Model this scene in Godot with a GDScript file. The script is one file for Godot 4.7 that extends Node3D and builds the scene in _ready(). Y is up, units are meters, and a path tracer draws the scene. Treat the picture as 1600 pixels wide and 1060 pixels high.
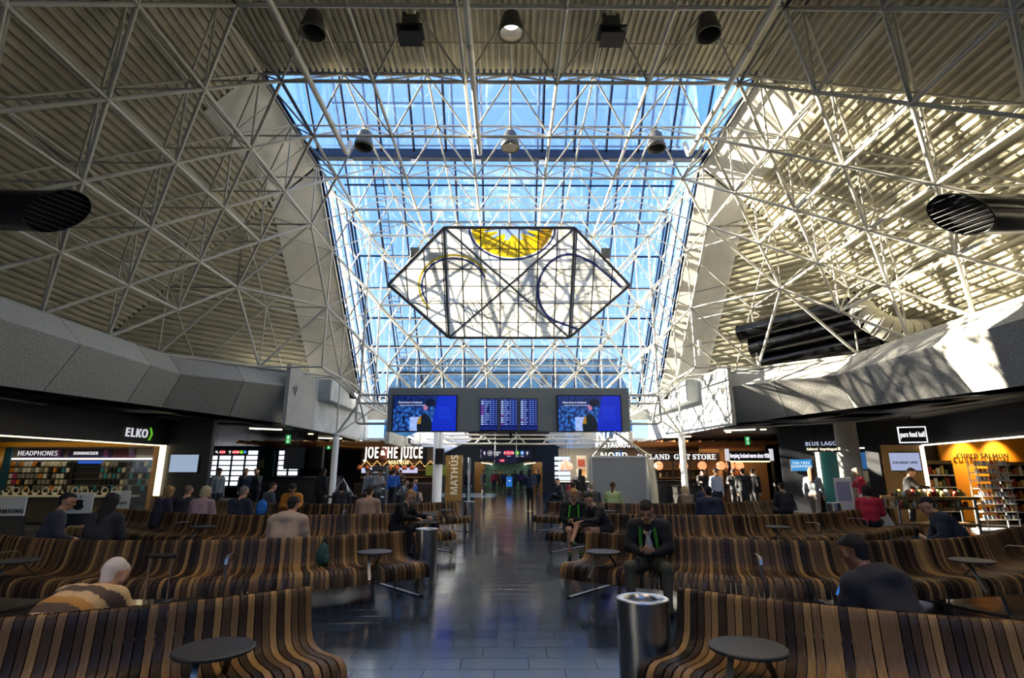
extends Node3D
# A departure hall: folded roof on a space frame, glazed end, concrete ring beam, slatted benches, shops.
const S := 2.4
const EYE := 1.65
var taken := {}
var M := {}
var rng := RandomNumberGenerator.new()
var meshes := {}

# ---------- placing ----------
func W(x, y, d) -> Vector3: return Vector3(x, y, -d)
func LT(v) -> Vector3: return Vector3(S * v.x, EYE + S * (4.136 + v.y), -(9.946 + S * v.z))

func numbered(called, parent = self) -> String:
	var key = str(parent.get_instance_id()) + called
	var n = taken.get(key, 0)
	taken[key] = n + 1
	return called if n == 0 else "%s_%03d" % [called, n]

func tag(o, label, category = "", group = "", kind = ""):
	if label: o.set_meta("label", label)
	if category: o.set_meta("category", category)
	if group: o.set_meta("group", group)
	if kind: o.set_meta("kind", kind)
	return o

func thing(called, label, category, at = Vector3.ZERO, turn = 0.0, group = ""):
	var o = Node3D.new()
	o.name = numbered(called)
	add_child(o)
	o.position = at
	o.rotation.y = turn
	return tag(o, label, category, group)

func struct(called, at = Vector3.ZERO):
	var o = Node3D.new()
	o.name = numbered(called)
	add_child(o)
	o.position = at
	o.set_meta("kind", "structure")
	return o

func part(parent, called, mesh, material, at = Vector3.ZERO, basis = Basis()):
	var o = MeshInstance3D.new()
	o.mesh = mesh
	if material: o.material_override = material
	o.name = numbered(called, parent)
	parent.add_child(o)
	o.transform = Transform3D(basis, at)
	return o

func single(called, label, category, mesh, material, at = Vector3.ZERO, turn = 0.0, group = ""):
	var o = part(self, called, mesh, material, at, Basis(Vector3.UP, turn))
	return tag(o, label, category, group)

# ---------- shapes ----------
func ST(smooth = false):
	var s = SurfaceTool.new()
	s.begin(Mesh.PRIMITIVE_TRIANGLES)
	s.set_smooth_group(0 if smooth else -1)
	return s

func fin(s):
	s.generate_normals()
	return s.commit()

func tri(s, a, b, c):
	s.add_vertex(a); s.add_vertex(b); s.add_vertex(c)

func quad(s, a, b, c, d):
	tri(s, a, b, c); tri(s, a, c, d)

func bx(s, c, size, bev = 0.0, bas = Basis()):
	var h = size * 0.5
	bev = minf(bev, minf(h.x, minf(h.y, h.z)) * 0.9)
	var P = func(x, y, z): return c + bas * Vector3(x, y, z)
	if bev <= 0.0:
		var v = []
		for i in 8: v.append(P.call(h.x if i & 1 else -h.x, h.y if i & 2 else -h.y, h.z if i & 4 else -h.z))
		quad(s, v[0], v[1], v[3], v[2]); quad(s, v[5], v[4], v[6], v[7])
		quad(s, v[4], v[0], v[2], v[6]); quad(s, v[1], v[5], v[7], v[3])
		quad(s, v[2], v[3], v[7], v[6]); quad(s, v[4], v[5], v[1], v[0])
		return
	var g = h - Vector3(bev, bev, bev)
	# for every corner three points, one on each face
	var X = []; var Y = []; var Z = []
	for i in 8:
		var sx = 1.0 if i & 1 else -1.0
		var sy = 1.0 if i & 2 else -1.0
		var sz = 1.0 if i & 4 else -1.0
		X.append(P.call(sx * h.x, sy * g.y, sz * g.z))
		Y.append(P.call(sx * g.x, sy * h.y, sz * g.z))
		Z.append(P.call(sx * g.x, sy * g.y, sz * h.z))
	quad(s, Z[0], Z[1], Z[3], Z[2]); quad(s, Z[5], Z[4], Z[6], Z[7])
	quad(s, X[4], X[0], X[2], X[6]); quad(s, X[1], X[5], X[7], X[3])
	quad(s, Y[2], Y[3], Y[7], Y[6]); quad(s, Y[4], Y[5], Y[1], Y[0])
	for e in [[0, 1, 0], [5, 4, 0], [3, 2, 0], [6, 7, 0]]:
		quad(s, Y[e[0]], Y[e[1]], Z[e[1]], Z[e[0]])
	for e in [[2, 0, 1], [1, 3, 1], [4, 6, 1], [7, 5, 1]]:
		quad(s, X[e[0]], X[e[1]], Z[e[1]], Z[e[0]])
	for e in [[0, 4, 2], [6, 2, 2], [5, 1, 2], [3, 7, 2]]:
		quad(s, X[e[0]], X[e[1]], Y[e[1]], Y[e[0]])
	for i in 8:
		if (int(i & 1 != 0) + int(i & 2 != 0) + int(i & 4 != 0)) % 2 == 0: tri(s, X[i], Z[i], Y[i])
		else: tri(s, X[i], Y[i], Z[i])

func box(size, bev = 0.0):
	var key = "box%s%s" % [size, bev]
	if not meshes.has(key):
		var s = ST()
		bx(s, Vector3.ZERO, size, bev)
		meshes[key] = fin(s)
	return meshes[key]

func frame_of(d) -> Basis:
	d = d.normalized()
	var x = d.cross(Vector3.UP if absf(d.y) < 0.95 else Vector3.RIGHT).normalized()
	return Basis(x, d, x.cross(d))

func rod(s, a, b, ra, rb = -1.0, n = 8, caps = true):
	if rb < 0: rb = ra
	var f = frame_of(b - a)
	for i in n:
		var t0 = TAU * i / n; var t1 = TAU * (i + 1) / n
		var p0 = f.x * cos(t0) + f.z * sin(t0); var p1 = f.x * cos(t1) + f.z * sin(t1)
		quad(s, a + p0 * ra, a + p1 * ra, b + p1 * rb, b + p0 * rb)
		if caps:
			tri(s, a, a + p1 * ra, a + p0 * ra); tri(s, b, b + p0 * rb, b + p1 * rb)

func path_tube(s, pts, r, n = 8, closed = false):
	var rings = []
	var k = pts.size()
	for i in k:
		var d = (pts[(i + 1) % k] - pts[(i + k - 1) % k]) if closed else (pts[min(i + 1, k - 1)] - pts[max(i - 1, 0)])
		var f = frame_of(d)
		var ring = []
		for j in n: ring.append(pts[i] + (f.x * cos(TAU * j / n) + f.z * sin(TAU * j / n)) * r)
		rings.append(ring)
	for i in (k if closed else k - 1):
		var A = rings[i]; var Bq = rings[(i + 1) % k]
		for j in n: quad(s, A[j], A[(j + 1) % n], Bq[(j + 1) % n], Bq[j])

func lathe(s, prof, n = 20, at = Vector3.ZERO):
	for i in prof.size() - 1:
		for j in n:
			var t0 = TAU * j / n; var t1 = TAU * (j + 1) / n
			var a = prof[i]; var b = prof[i + 1]
			var p = func(q, t): return at + Vector3(q.x * cos(t), q.y, q.x * sin(t))
			if a.x < 1e-5: tri(s, p.call(a, 0), p.call(b, t0), p.call(b, t1))
			elif b.x < 1e-5: tri(s, p.call(a, t0), p.call(b, 0), p.call(a, t1))
			else: quad(s, p.call(a, t0), p.call(b, t0), p.call(b, t1), p.call(a, t1))

func poly_slab(s, pts, off):
	# a plane polygon (3-D points in order, convex) given thickness along off
	var k = pts.size()
	for i in range(1, k - 1):
		tri(s, pts[0], pts[i], pts[i + 1]); tri(s, pts[0] + off, pts[i + 1] + off, pts[i] + off)
	for i in k:
		var j = (i + 1) % k
		quad(s, pts[j], pts[i], pts[i] + off, pts[j] + off)

func slab(pts, off):
	var s = ST()
	poly_slab(s, pts, off)
	return fin(s)

func unit_rod(n = 8):
	var key = "rod%d" % n
	if not meshes.has(key):
		var s = ST(true)
		rod(s, Vector3(0, -0.5, 0), Vector3(0, 0.5, 0), 1.0, 1.0, n, false)
		meshes[key] = fin(s)
	return meshes[key]

func rod_part(parent, called, a, b, r, material, n = 8):
	var f = frame_of(b - a)
	return part(parent, called, unit_rod(n), material, (a + b) * 0.5, Basis(f.x * r, f.y * (b - a).length(), f.z * r))

func word(text, size, depth = 0.01, face = "Droid Sans", bold = false):
	var t = TextMesh.new()
	var f = SystemFont.new()
	f.font_names = PackedStringArray([face])
	if bold: f.font_weight = 700
	t.font = f
	t.text = text
	t.font_size = 64
	t.pixel_size = size / 47.0
	t.depth = depth
	return t

# ---------- materials ----------
func noise_image(seed_, freq, lo, hi, size = 256, octaves = 4, kind = FastNoiseLite.TYPE_SIMPLEX_SMOOTH, stretch = Vector2.ONE):
	var n = FastNoiseLite.new()
	n.seed = seed_
	n.noise_type = kind
	n.frequency = freq
	n.fractal_octaves = octaves
	var im = n.get_seamless_image(size, size)
	var out = Image.create(size, size, false, Image.FORMAT_RGB8)
	for y in size:
		for x in size:
			var g = im.get_pixel(x, y).r
			var v = lerpf(lo, hi, g)
			out.set_pixel(x, y, Color(v, v, v))
	return out

func tex(im): return ImageTexture.create_from_image(im)

func mat(c, rough = 0.6, metal = 0.0):
	var m = StandardMaterial3D.new()
	m.albedo_color = c if c is Color else Color(c)
	m.roughness = rough
	m.metallic = metal
	return m

func tri_map(m, t, scale, normal = null, strength = 1.0):
	if t: m.albedo_texture = t
	if normal:
		m.normal_enabled = true
		m.normal_texture = normal
		m.normal_scale = strength
	m.uv1_triplanar = true
	m.uv1_world_triplanar = true
	m.uv1_scale = scale if scale is Vector3 else Vector3(scale, scale, scale)
	return m

func glow(c, energy, base = Color(0.1, 0.1, 0.1)):
	var m = mat(base, 0.5)
	m.emission_enabled = true
	m.emission = c if c is Color else Color(c)
	m.emission_energy_multiplier = energy
	return m

func glass(c, alpha, rough = 0.02):
	var m = mat(c, rough)
	m.albedo_color.a = alpha
	m.transparency = BaseMaterial3D.TRANSPARENCY_ALPHA
	return m

func make_materials():
	var grit = noise_image(3, 0.09, 0.62, 1.0, 256, 5)
	var grit_t = tex(grit)
	var bump = noise_image(5, 0.12, 0.0, 1.0, 256, 5)
	bump.bump_map_to_normal_map(3.0)
	var bump_t = tex(bump)
	var cloud_t = tex(noise_image(9, 0.02, 0.8, 1.0, 256, 4))
	M.concrete = tri_map(mat("#d2d3ce", 0.9), grit_t, 0.7, bump_t, 0.8)
	M.concrete_dark = tri_map(mat("#c2c2bd", 0.92), grit_t, 0.7, bump_t, 0.8)
	M.deck = tri_map(mat("#c2bda5", 0.5), cloud_t, 0.25)
	M.tube = mat("#c6c5bc", 0.35)
	M.tube_thin = mat("#bab8ac", 0.4)
	M.white_panel = tri_map(mat("#d8d6ca", 0.6), cloud_t, 0.2)
	M.pale_panel = tri_map(mat("#b9c0c4", 0.55), cloud_t, 0.2)
	M.white = mat("#e4e4e0", 0.4)
	M.navy_steel = mat("#1d2a44", 0.4)
	M.mullion = mat("#151b2a", 0.9)
	M.mullion.metallic_specular = 0.1
	M.glass = glass("#a8c6ea", 0.06)
	M.shop_glass = glass("#b8c8c8", 0.08)
	M.black = mat("#0b0b0d", 0.5)
	M.black_gloss = mat("#0a0b0d", 0.22)
	M.fascia = mat("#12161d", 0.55)
	M.charcoal = mat("#23262a", 0.5)
	M.steel = mat("#b9bcc0", 0.28, 1.0)
	M.alu = mat("#a9a69f", 0.35, 1.0)
	M.tile = tri_map(mat("#2d3b4b", 0.13), tex(noise_image(21, 0.03, 0.72, 1.0, 256, 5)), 0.45)
	M.tile2 = tri_map(mat("#293645", 0.17), M.tile.albedo_texture, 0.45)
	M.tile3 = tri_map(mat("#314052", 0.15), M.tile.albedo_texture, 0.45)
	M.grout = mat("#1c2026", 0.8)
	M.table_top = tri_map(mat("#3a3a3c", 0.5), grit_t, 3.0)
	M.board = mat("#7d868a", 0.6)
	M.lamp_body = mat("#55554f", 0.45)
	M.warm = glow("#ffd9a0", 3.0)
	M.white_glow = glow("#fff2e0", 3.0)
	# wood of the benches: five tones, grain running along the slat
	var gi = Image.create(64, 512, false, Image.FORMAT_RGB8)
	var n = FastNoiseLite.new()
	n.seed = 17; n.frequency = 0.02; n.fractal_octaves = 4
	for y in 512:
		for x in 64:
			var v = 0.82 + 0.18 * n.get_noise_2d(x * 9.0, y * 0.5) + 0.06 * sin(x * 1.3 + 4.0 * n.get_noise_2d(x, y * 0.3))
			gi.set_pixel(x, y, Color(v, v, v))
	var grain = tex(gi)
	M.wood = []
	for c in ["#413024", "#6d5338", "#927048", "#b18a55", "#5a4530", "#292018"]:
		var m = mat(c, 0.55)
		m.metallic_specular = 0.3
		m.albedo_texture = grain
		m.clearcoat_enabled = true
		m.clearcoat = 0.1
		m.clearcoat_roughness = 0.25
		M.wood.append(m)
	M.oak = tri_map(mat("#b38a4e", 0.5), grain, Vector3(1.5, 1.5, 1.5))

# ---------- camera, sky, sun ----------
func make_view():
	var cam = Camera3D.new()
	cam.name = "camera"
	add_child(cam)
	cam.fov = rad_to_deg(2.0 * atan(530.0 / 855.6))
	cam.position = Vector3(-0.07, EYE, 0)
	cam.rotation = Vector3(0.2386, -0.0078, 0)
	cam.near = 0.05
	cam.far = 400.0
	cam.current = true
	var sky = ProceduralSkyMaterial.new()
	sky.sky_top_color = Color("#5790e2")
	sky.sky_horizon_color = Color("#b2d0f0")
	sky.sky_curve = 0.12
	sky.ground_bottom_color = Color("#3a3d3a")
	sky.ground_horizon_color = Color("#7c8a96")
	sky.sky_energy_multiplier = SKY_ENERGY
	var env = Environment.new()
	env.background_mode = Environment.BG_SKY
	env.sky = Sky.new()
	env.sky.sky_material = sky
	env.ambient_light_source = Environment.AMBIENT_SOURCE_SKY
	env.tonemap_mode = Environment.TONE_MAPPER_LINEAR
	env.tonemap_exposure = EXPOSURE
	env.sdfgi_enabled = true
	env.ssao_enabled = true
	env.ssil_enabled = true
	var we = WorldEnvironment.new()
	we.name = "world_environment"
	we.environment = env
	add_child(we)
	var sun = DirectionalLight3D.new()
	sun.name = "sun"
	add_child(sun)
	sun.look_at_from_position(Vector3.ZERO, SUN_TRAVEL)
	sun.light_color = Color("#fff1d8")
	sun.light_energy = SUN_ENERGY
	sun.light_angular_distance = 0.5
	sun.shadow_enabled = true

const SKY_ENERGY := 1.0
const EXPOSURE := 2.2
const SUN_ENERGY := 12.0
const SUN_TRAVEL := Vector3(2.5, -1.0, 1.0)

# ---------- roof ----------
func corrugated(parent, called, pos, n_ribs, pitch, depth, up, material, per_sheet = 5):
	# pos(t, end) -> the point at rib coordinate t (metres across) on one end (0 or 1) of the sheet; up is the outer side
	var prof = [[0.0, 0.0], [0.42, 0.0], [0.52, 1.0], [0.90, 1.0], [1.0, 0.0]]
	var i = 0
	while i < n_ribs:
		var s = ST()
		var last = min(i + per_sheet, n_ribs)
		for r in range(i, last):
			for k in 4:
				var t0 = (r + prof[k][0]) * pitch; var t1 = (r + prof[k + 1][0]) * pitch
				var o0 = up * depth * prof[k][1]; var o1 = up * depth * prof[k + 1][1]
				quad(s, pos.call(t0, 0) + o0, pos.call(t1, 0) + o1, pos.call(t1, 1) + o1, pos.call(t0, 1) + o0)
		part(parent, called, fin(s), material)
		i = last

func make_roof():
	var c = struct("ceiling")
	# flat deck: ribs run away from the eye
	var z_back = -8.0
	var z_open = -5.2   # behind the viewer the flat deck opens again to a second skylight
	corrugated(c, "deck_sheet", func(t, e): return LT(Vector3(-3.02, 0.6, z_open if e == 0 else 1.58)) + Vector3(t, 0, 0), 80, 6.04 * S / 80.0, 0.075, Vector3.UP, M.deck)
	for sx in [-1.0, 1.0]:
		var up = Vector3(sx, 1, 0).normalized()
		# side slope, 45 degrees; the part next to the skylight is a smooth white panel
		var fall = sqrt(2.0) * S
		corrugated(c, "deck_sheet", func(t, e): return LT(Vector3(sx * (3.02 + t / fall), 0.6 - t / fall, z_back if e == 0 else 1.52)), 10, fall * 0.6 / 10.0, 0.075, up, M.deck)
		corrugated(c, "deck_sheet", func(t, e): return LT(Vector3(sx * (3.62 + t / fall), 0.0 - t / fall, z_back if e == 0 else 3.63)), 44, fall * 2.62 / 44.0, 0.075, up, M.deck)
		# corner facet
		corrugated(c, "deck_sheet", func(t, e):
			var y = 0.0 - t / S
			var x = (y - 3.62) if e == 0 else -3.7
			return LT(Vector3(-sx * x, y, 7.25 + x - y)), 36, 2.62 * S / 36.0, 0.075, Vector3(sx, 1, -1).normalized(), M.deck)
		# white strip along the skylight, in panels
		var zs = [1.52, 2.05, 2.58, 3.1, 3.63]
		for i in 4:
			var g = 0.006
			part(c, "white_panel", slab([LT(Vector3(sx * 3.02, 0.6, zs[i] + g)), LT(Vector3(sx * 3.62, 0.0, zs[i] + g)), LT(Vector3(sx * 3.62, 0.0, zs[i + 1] - g)), LT(Vector3(sx * 3.02, 0.6, zs[i + 1] - g))], up * 0.08), M.white_panel)
		var ys = [0.55, -0.25, -1.05, -1.85, -2.6]
		for i in 4:
			var g = 0.005
			var f = func(x, y): return LT(Vector3(sx * x, y, 7.25 - x - y))
			part(c, "white_panel", slab([f.call(3.04, ys[i] - g), f.call(3.7, minf(ys[i] - g, -0.08)), f.call(3.7, ys[i + 1] + g), f.call(3.04, ys[i + 1] + g)], Vector3(sx, 1, -1).normalized() * 0.08), M.white_panel)
		# turned-down edges: the dark line of the skylight kerb
		for seg in [[Vector3(3.0, 0.57, 1.6), Vector3(3.0, 0.57, 3.6)], [Vector3(3.0, 0.57, 3.6), Vector3(3.0, -2.6, 6.77)]]:
			var a = LT(seg[0] * Vector3(sx, 1, 1)); var b = LT(seg[1] * Vector3(sx, 1, 1))
			rod_part(c, "kerb_edge", a, b, 0.05, M.mullion, 4)
		# outer skins, so that sky enters only through the glass
		part(c, "outer_skin", slab([LT(Vector3(sx * 3.06, 0.62, z_back)), LT(Vector3(sx * 6.4, -2.72, z_back)), LT(Vector3(sx * 6.4, -2.72, 3.9)), LT(Vector3(sx * 3.06, 0.62, 3.9))].map(func(p): return p + up * 0.1), up * 0.15), M.charcoal)
		part(c, "outer_skin", slab([Vector3(3.1, 0.62, 3.6), Vector3(6.3, -2.72, 3.6), Vector3(6.3, -2.72, 3.9), Vector3(3.1, -2.72, 6.95)].map(func(p): return LT(p * Vector3(sx, 1, 1)) + Vector3(sx, 1, -1).normalized() * 0.1), Vector3(sx, 1, -1).normalized() * 0.15), M.charcoal)
	part(c, "outer_skin", slab([LT(Vector3(-3.1, 0.66, z_open)), LT(Vector3(3.1, 0.66, z_open)), LT(Vector3(3.1, 0.66, 1.56)), LT(Vector3(-3.1, 0.66, 1.56))], Vector3(0, 0.2, 0)), M.charcoal)
	# a thin conduit across the flat deck
	rod_part(c, "conduit", LT(Vector3(-2.9, 0.57, 1.07)), LT(Vector3(2.9, 0.57, 1.07)), 0.02, M.deck, 6)

func make_back_skylight():
	var w = struct("window_4")
	for i in 12:
		var x = -3.0 + i * 0.5
		rod_part(w, "mullion", LT(Vector3(x, 0.66, -5.2)), LT(Vector3(x, 0.66, -8.0)), 0.045, M.mullion, 4)
		for j in 4:
			var z = -5.2 - j * 0.7
			part(w, "pane", slab([LT(Vector3(x + 0.01, 0.66, z)), LT(Vector3(x + 0.49, 0.66, z)), LT(Vector3(x + 0.49, 0.66, z - 0.69)), LT(Vector3(x + 0.01, 0.66, z - 0.69))], Vector3(0, 0.012, 0)), M.glass)
	# glazed gable behind the viewer, like the one ahead
	for i in 12:
		var x = -7.2 + i * 1.2
		rod_part(w, "mullion", Vector3(x, 5.4, 9.2), Vector3(x, 13.0, 9.2), 0.06, M.mullion, 4)
		for j in 4:
			part(w, "pane", slab([Vector3(x + 0.03, 5.4 + j * 1.9, 9.2), Vector3(x + 1.17, 5.4 + j * 1.9, 9.2), Vector3(x + 1.17, 7.26 + j * 1.9, 9.2), Vector3(x + 0.03, 7.26 + j * 1.9, 9.2)], Vector3(0, 0, 0.012)), M.glass)

func beam(parent, called, a, b, h, w, m):
	var s = ST()
	var d = (b - a)
	var f = Basis(d.normalized(), Vector3.UP, d.normalized().cross(Vector3.UP))
	bx(s, Vector3.ZERO, Vector3(d.length(), h, w), 0.01, f)
	return part(parent, called, fin(s), m, (a + b) * 0.5)

func make_skylight():
	var w = struct("window_1")
	# two navy beams with white brackets under them
	for z in [1.62, 3.53]:
		beam(w, "beam", LT(Vector3(-3.1, 0.7, z)), LT(Vector3(3.1, 0.7, z)), 0.36, 0.3, M.navy_steel)
		for i in 13:
			if i % 2 == 0: continue
			part(w, "bracket", box(Vector3(0.22, 0.1, 0.12), 0.01), M.white, LT(Vector3(-3.0 + i * 0.5, 0.58, z - 0.02)))
	glazing(w, 4.23, 0.72, 2.3, 0.5, 0.56)
	glazing(w, 6.15, 2.55, -2.6, 0.5, 1.06)
	# risers behind the sawtooth tops
	for r in [[1.66, 0.8, 2.3, 1.93], [3.6, 0.85, 2.55, 3.6]]:
		for i in 12:
			var x0 = -3.04 + i * 6.08 / 12.0; var x1 = x0 + 6.08 / 12.0
			part(w, "pane", slab([LT(Vector3(x0 + 0.01, r[1], r[0])), LT(Vector3(x1 - 0.01, r[1], r[0])), LT(Vector3(x1 - 0.01, r[2], r[3])), LT(Vector3(x0 + 0.01, r[2], r[3]))], Vector3(0, 0, -0.012)), M.glass)
	# side walls of glass
	for sx in [-1.0, 1.0]:
		var f = func(y, z): return LT(Vector3(sx * 3.06, y, z))
		# over the flat part, under each sawtooth
		part(w, "pane", slab([f.call(0.72, 1.66), f.call(2.3, 1.93), f.call(0.72, 3.51)], Vector3(sx * 0.012, 0, 0)), M.glass)
		part(w, "pane", slab([f.call(0.75, 3.6), f.call(2.55, 3.6), f.call(0.56, 5.59), f.call(0.56, 3.6)], Vector3(sx * 0.012, 0, 0)), M.glass)
		# the leaning band between the corner facet and the sloped glass
		for i in 6:
			var y0 = 0.56 - i * 0.53; var y1 = y0 - 0.53
			part(w, "pane", slab([f.call(y0 - 0.01, 4.2 - y0), f.call(y0 - 0.01, 6.13 - y0), f.call(y1 + 0.01, 6.13 - y1), f.call(y1 + 0.01, 4.2 - y1)], Vector3(sx * 0.012, 0, 0)), M.glass)
			rod_part(w, "side_transom", f.call(y0, 4.2 - y0), f.call(y0, 6.13 - y0), 0.045, M.white, 6)
		for k in 4:
			var o = 4.26 + k * 0.62
			rod_part(w, "side_mullion", f.call(0.56, o - 0.56), f.call(-2.6, o + 2.6), 0.06, M.white if k < 3 else M.mullion, 6)
			if k < 3: rod_part(w, "side_mullion", LT(Vector3(sx * 3.0, 0.56, o - 0.46)), LT(Vector3(sx * 3.0, -2.6, o + 2.7)), 0.03, M.mullion, 4)
	return w

func glazing(w, plane, y_top, y_bot, step, y_first):
	# glass on the 45 degree plane y + z = plane, 12 bays wide, transoms every half module
	var nrm = Vector3(0, 1, -1).normalized()
	var ys = [y_top]
	var y = y_first
	while y + step < y_top: y += step
	while y > y_bot:
		if y < y_top - 0.05: ys.append(y)
		y -= step
	ys.append(y_bot)
	for j in ys.size():
		var yy = ys[j]
		rod_part(w, "transom", LT(Vector3(-3.06, yy, plane - yy)) - nrm * 0.05, LT(Vector3(3.06, yy, plane - yy)) - nrm * 0.05, 0.045, M.mullion, 4)
	for i in 13:
		var x = -3.0 + i * 0.5
		rod_part(w, "mullion", LT(Vector3(x, y_top, plane - y_top)) - nrm * 0.04, LT(Vector3(x, y_bot, plane - y_bot)) - nrm * 0.04, 0.045, M.mullion, 4)
		if i == 12: break
		for j in ys.size() - 1:
			part(w, "pane", slab([LT(Vector3(x + 0.01, ys[j], plane - ys[j])), LT(Vector3(x + 0.49, ys[j], plane - ys[j])), LT(Vector3(x + 0.49, ys[j + 1], plane - ys[j + 1])), LT(Vector3(x + 0.01, ys[j + 1], plane - ys[j + 1]))], nrm * 0.012), M.glass)

# ---------- space frame ----------
func frame_section(called, label, inner, outer, extra, chord, keep):
	# inner and outer: lattice nodes; struts join neighbours within a layer (chord long at most) and across the layers
	var list = []
	var seen = {}
	var add = func(a, b, r, m, w):
		var key = str(a + b)
		if seen.has(key): return
		seen[key] = true
		list.append([a, b, r, m, w])
	for pair in [[inner, inner, 0.048, M.tube, 0], [inner, outer, 0.028, M.tube_thin, 1], [outer, outer, 0.033, M.tube_thin, 2], [extra, inner, 0.04, M.tube, 1], [extra, outer, 0.03, M.tube_thin, 1], [extra, extra, 0.05, M.tube, 0]]:
		var same = pair[4] != 1
		var most = chord if same else 1.01
		for i in pair[0].size():
			for j in range(i + 1 if same else 0, pair[1].size()):
				var a = pair[0][i]; var b = pair[1][j]
				if absf(a.x - b.x) > 1.45 or absf(a.z - b.z) > 1.45: continue
				if a.distance_to(b) <= most and a.distance_to(b) > 0.1: add.call(a, b, pair[2], pair[3], pair[4])
	# the struts that show largest get a mesh each, the others are joined
	var eye = Vector3(0, -4.136, -4.144)
	for l in list:
		var mid = (l[0] + l[1]) * 0.5
		var ahead = mid.z - eye.z
		l.append((mid - eye).length() / l[2] + (1e4 if ahead < 3.4 + absf(mid.x) * 0.25 else 0.0))
	list.sort_custom(func(a, b): return a[5] < b[5])
	var rest = ST(true)
	var balls = ST(true)
	var ball = []
	for i in 5: ball.append(Vector2(0.075 * sin(PI * i / 4.0), -0.075 * cos(PI * i / 4.0)))
	for nd in inner: lathe(balls, ball, 6, LT(nd))
	# one section of the frame: its ball joints, with the struts on it
	var t = part(frame, called, fin(balls), M.tube)
	t.set_meta("label", label)
	for i in list.size():
		var l = list[i]
		if i < keep: rod_part(t, "strut", LT(l[0]), LT(l[1]), l[2], l[3], 8)
		else: rod(rest, LT(l[0]), LT(l[1]), l[2], l[2], 6, false)
	if list.size() > keep: part(t, "further_struts", fin(rest), M.tube_thin).set_meta("kind", "stuff")
	return t

var frame
func make_frames():
	frame = thing("space_frame", "white tubular space frame carrying the whole roof and the end glass", "space frame")
	var fi = []; var fo = []
	for k in range(-6, 6):
		for i in 6: fi.append(Vector3(-2.5 + i, 0, k))
		for i in 7: fo.append(Vector3(-3.0 + i, 0.5, k + 0.5))
	frame_section("ceiling_section", "tubes under the flat ceiling and top skylight", fi, fo, [], 1.01, 80)
	for sx in [-1.0, 1.0]:
		var si = []; var so = []
		for m in range(0, 6):
			for k in range(-6, 6):
				var z = k - m * 0.5
				if z < 3.6 and z > -6.6: si.append(Vector3(sx * (2.5 + m * 0.5), -m * 0.5, z))
				z = k + 0.5 - m * 0.5
				if z < 3.6 and z > -6.6 and m < 5: so.append(Vector3(sx * (3.0 + m * 0.5), 0.5 - m * 0.5, z))
		frame_section("slope_section", "tubes below the %s sloping corrugated ceiling" % ("left" if sx < 0 else "sunlit right"), si, so, [], 1.01, 70)
		var f = func(a): return a.map(func(v): return v * Vector3(-sx, 1, 1))
		var ci = f.call([Vector3(-3, -0.5, 3.5), Vector3(-4, -1.5, 3.5), Vector3(-5, -2.5, 3.5), Vector3(-3, -1.5, 4.5), Vector3(-4, -2.5, 4.5), Vector3(-3, -2.5, 5.5)])
		var co = f.call([Vector3(-4, -0.5, 3.5), Vector3(-4, -1.5, 4.5), Vector3(-5, -1.5, 3.5), Vector3(-3, -0.5, 4.5), Vector3(-3, -1.5, 5.5), Vector3(-5, -2.5, 4.5), Vector3(-4, -2.5, 5.5)])
		frame_section("corner_section", "triangular tubes at the %s roof corner above the concrete beam" % ("left" if sx < 0 else "right"), ci, co, f.call([Vector3(-3, -2.5, 4.5)]), 1.45, 16)
		var wi = f.call([Vector3(-2.5, 0, 4), Vector3(-2.5, 0, 5), Vector3(-2.5, -1, 5), Vector3(-2.5, -2, 5), Vector3(-2.5, -2, 6), Vector3(-2.5, -3, 5), Vector3(-2.5, -3, 6), Vector3(-2.5, -3, 7), Vector3(-2.5, -1, 6), Vector3(-2.5, -2, 7), Vector3(-2.5, -3, 8)])
		var wo = f.call([Vector3(-3, -0.5, 3.5), Vector3(-3, -0.5, 4.5), Vector3(-3, -0.5, 5.5), Vector3(-3, -1.5, 4.5), Vector3(-3, -1.5, 5.5), Vector3(-3, -1.5, 6.5), Vector3(-3, -2.5, 4.5), Vector3(-3, -2.5, 5.5), Vector3(-3, -2.5, 6.5), Vector3(-3, -2.5, 7.5)])
		frame_section("wall_section", "dense tubes along the %s glass wall behind the screens" % ("left" if sx < 0 else "right"), wi, wo, f.call([Vector3(-3, -3.5, 5.5)]), 1.01, 14)
	var gi = []; var go = []
	for m in range(0, 7):
		for i in 7:
			var x = -3.0 + i + (0.5 if m % 2 == 0 else 0.0)
			if absf(x) <= 2.6: gi.append(Vector3(x, -m * 0.5, 5.0 + m * 0.5))
			x = -3.0 + i + (0.0 if m % 2 == 0 else 0.5)
			if absf(x) <= 3.1: go.append(Vector3(x, 0.5 - m * 0.5, 5.5 + m * 0.5))
	frame_section("end_section", "tubes in front of the sloping end glass", gi, go, [], 1.01, 40)
	# the two columns the frame comes down to
	for sx in [-1.0, 1.0]:
		var tip = LT(Vector3(sx * 3.0, -3.5, 5.5))
		var t = thing("column", "slim white round column under the %s foot of the roof frame" % ("left" if sx < 0 else "right"), "column", Vector3(tip.x, 0, tip.z))
		var s = ST(true)
		lathe(s, [Vector2(0.16, 0), Vector2(0.16, 0.02), Vector2(0.13, 0.03), Vector2(0.13, tip.y - 0.12), Vector2(0.1, tip.y - 0.06), Vector2(0.0, tip.y)], 16)
		part(t, "shaft", fin(s), M.white)
		var b = ST(true)
		var ball = []
		for i in 7: ball.append(Vector2(0.13 * sin(PI * i / 6.0), tip.y - 0.13 * cos(PI * i / 6.0)))
		lathe(b, ball, 12)
		part(t, "ball_joint", fin(b), M.white)

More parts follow.
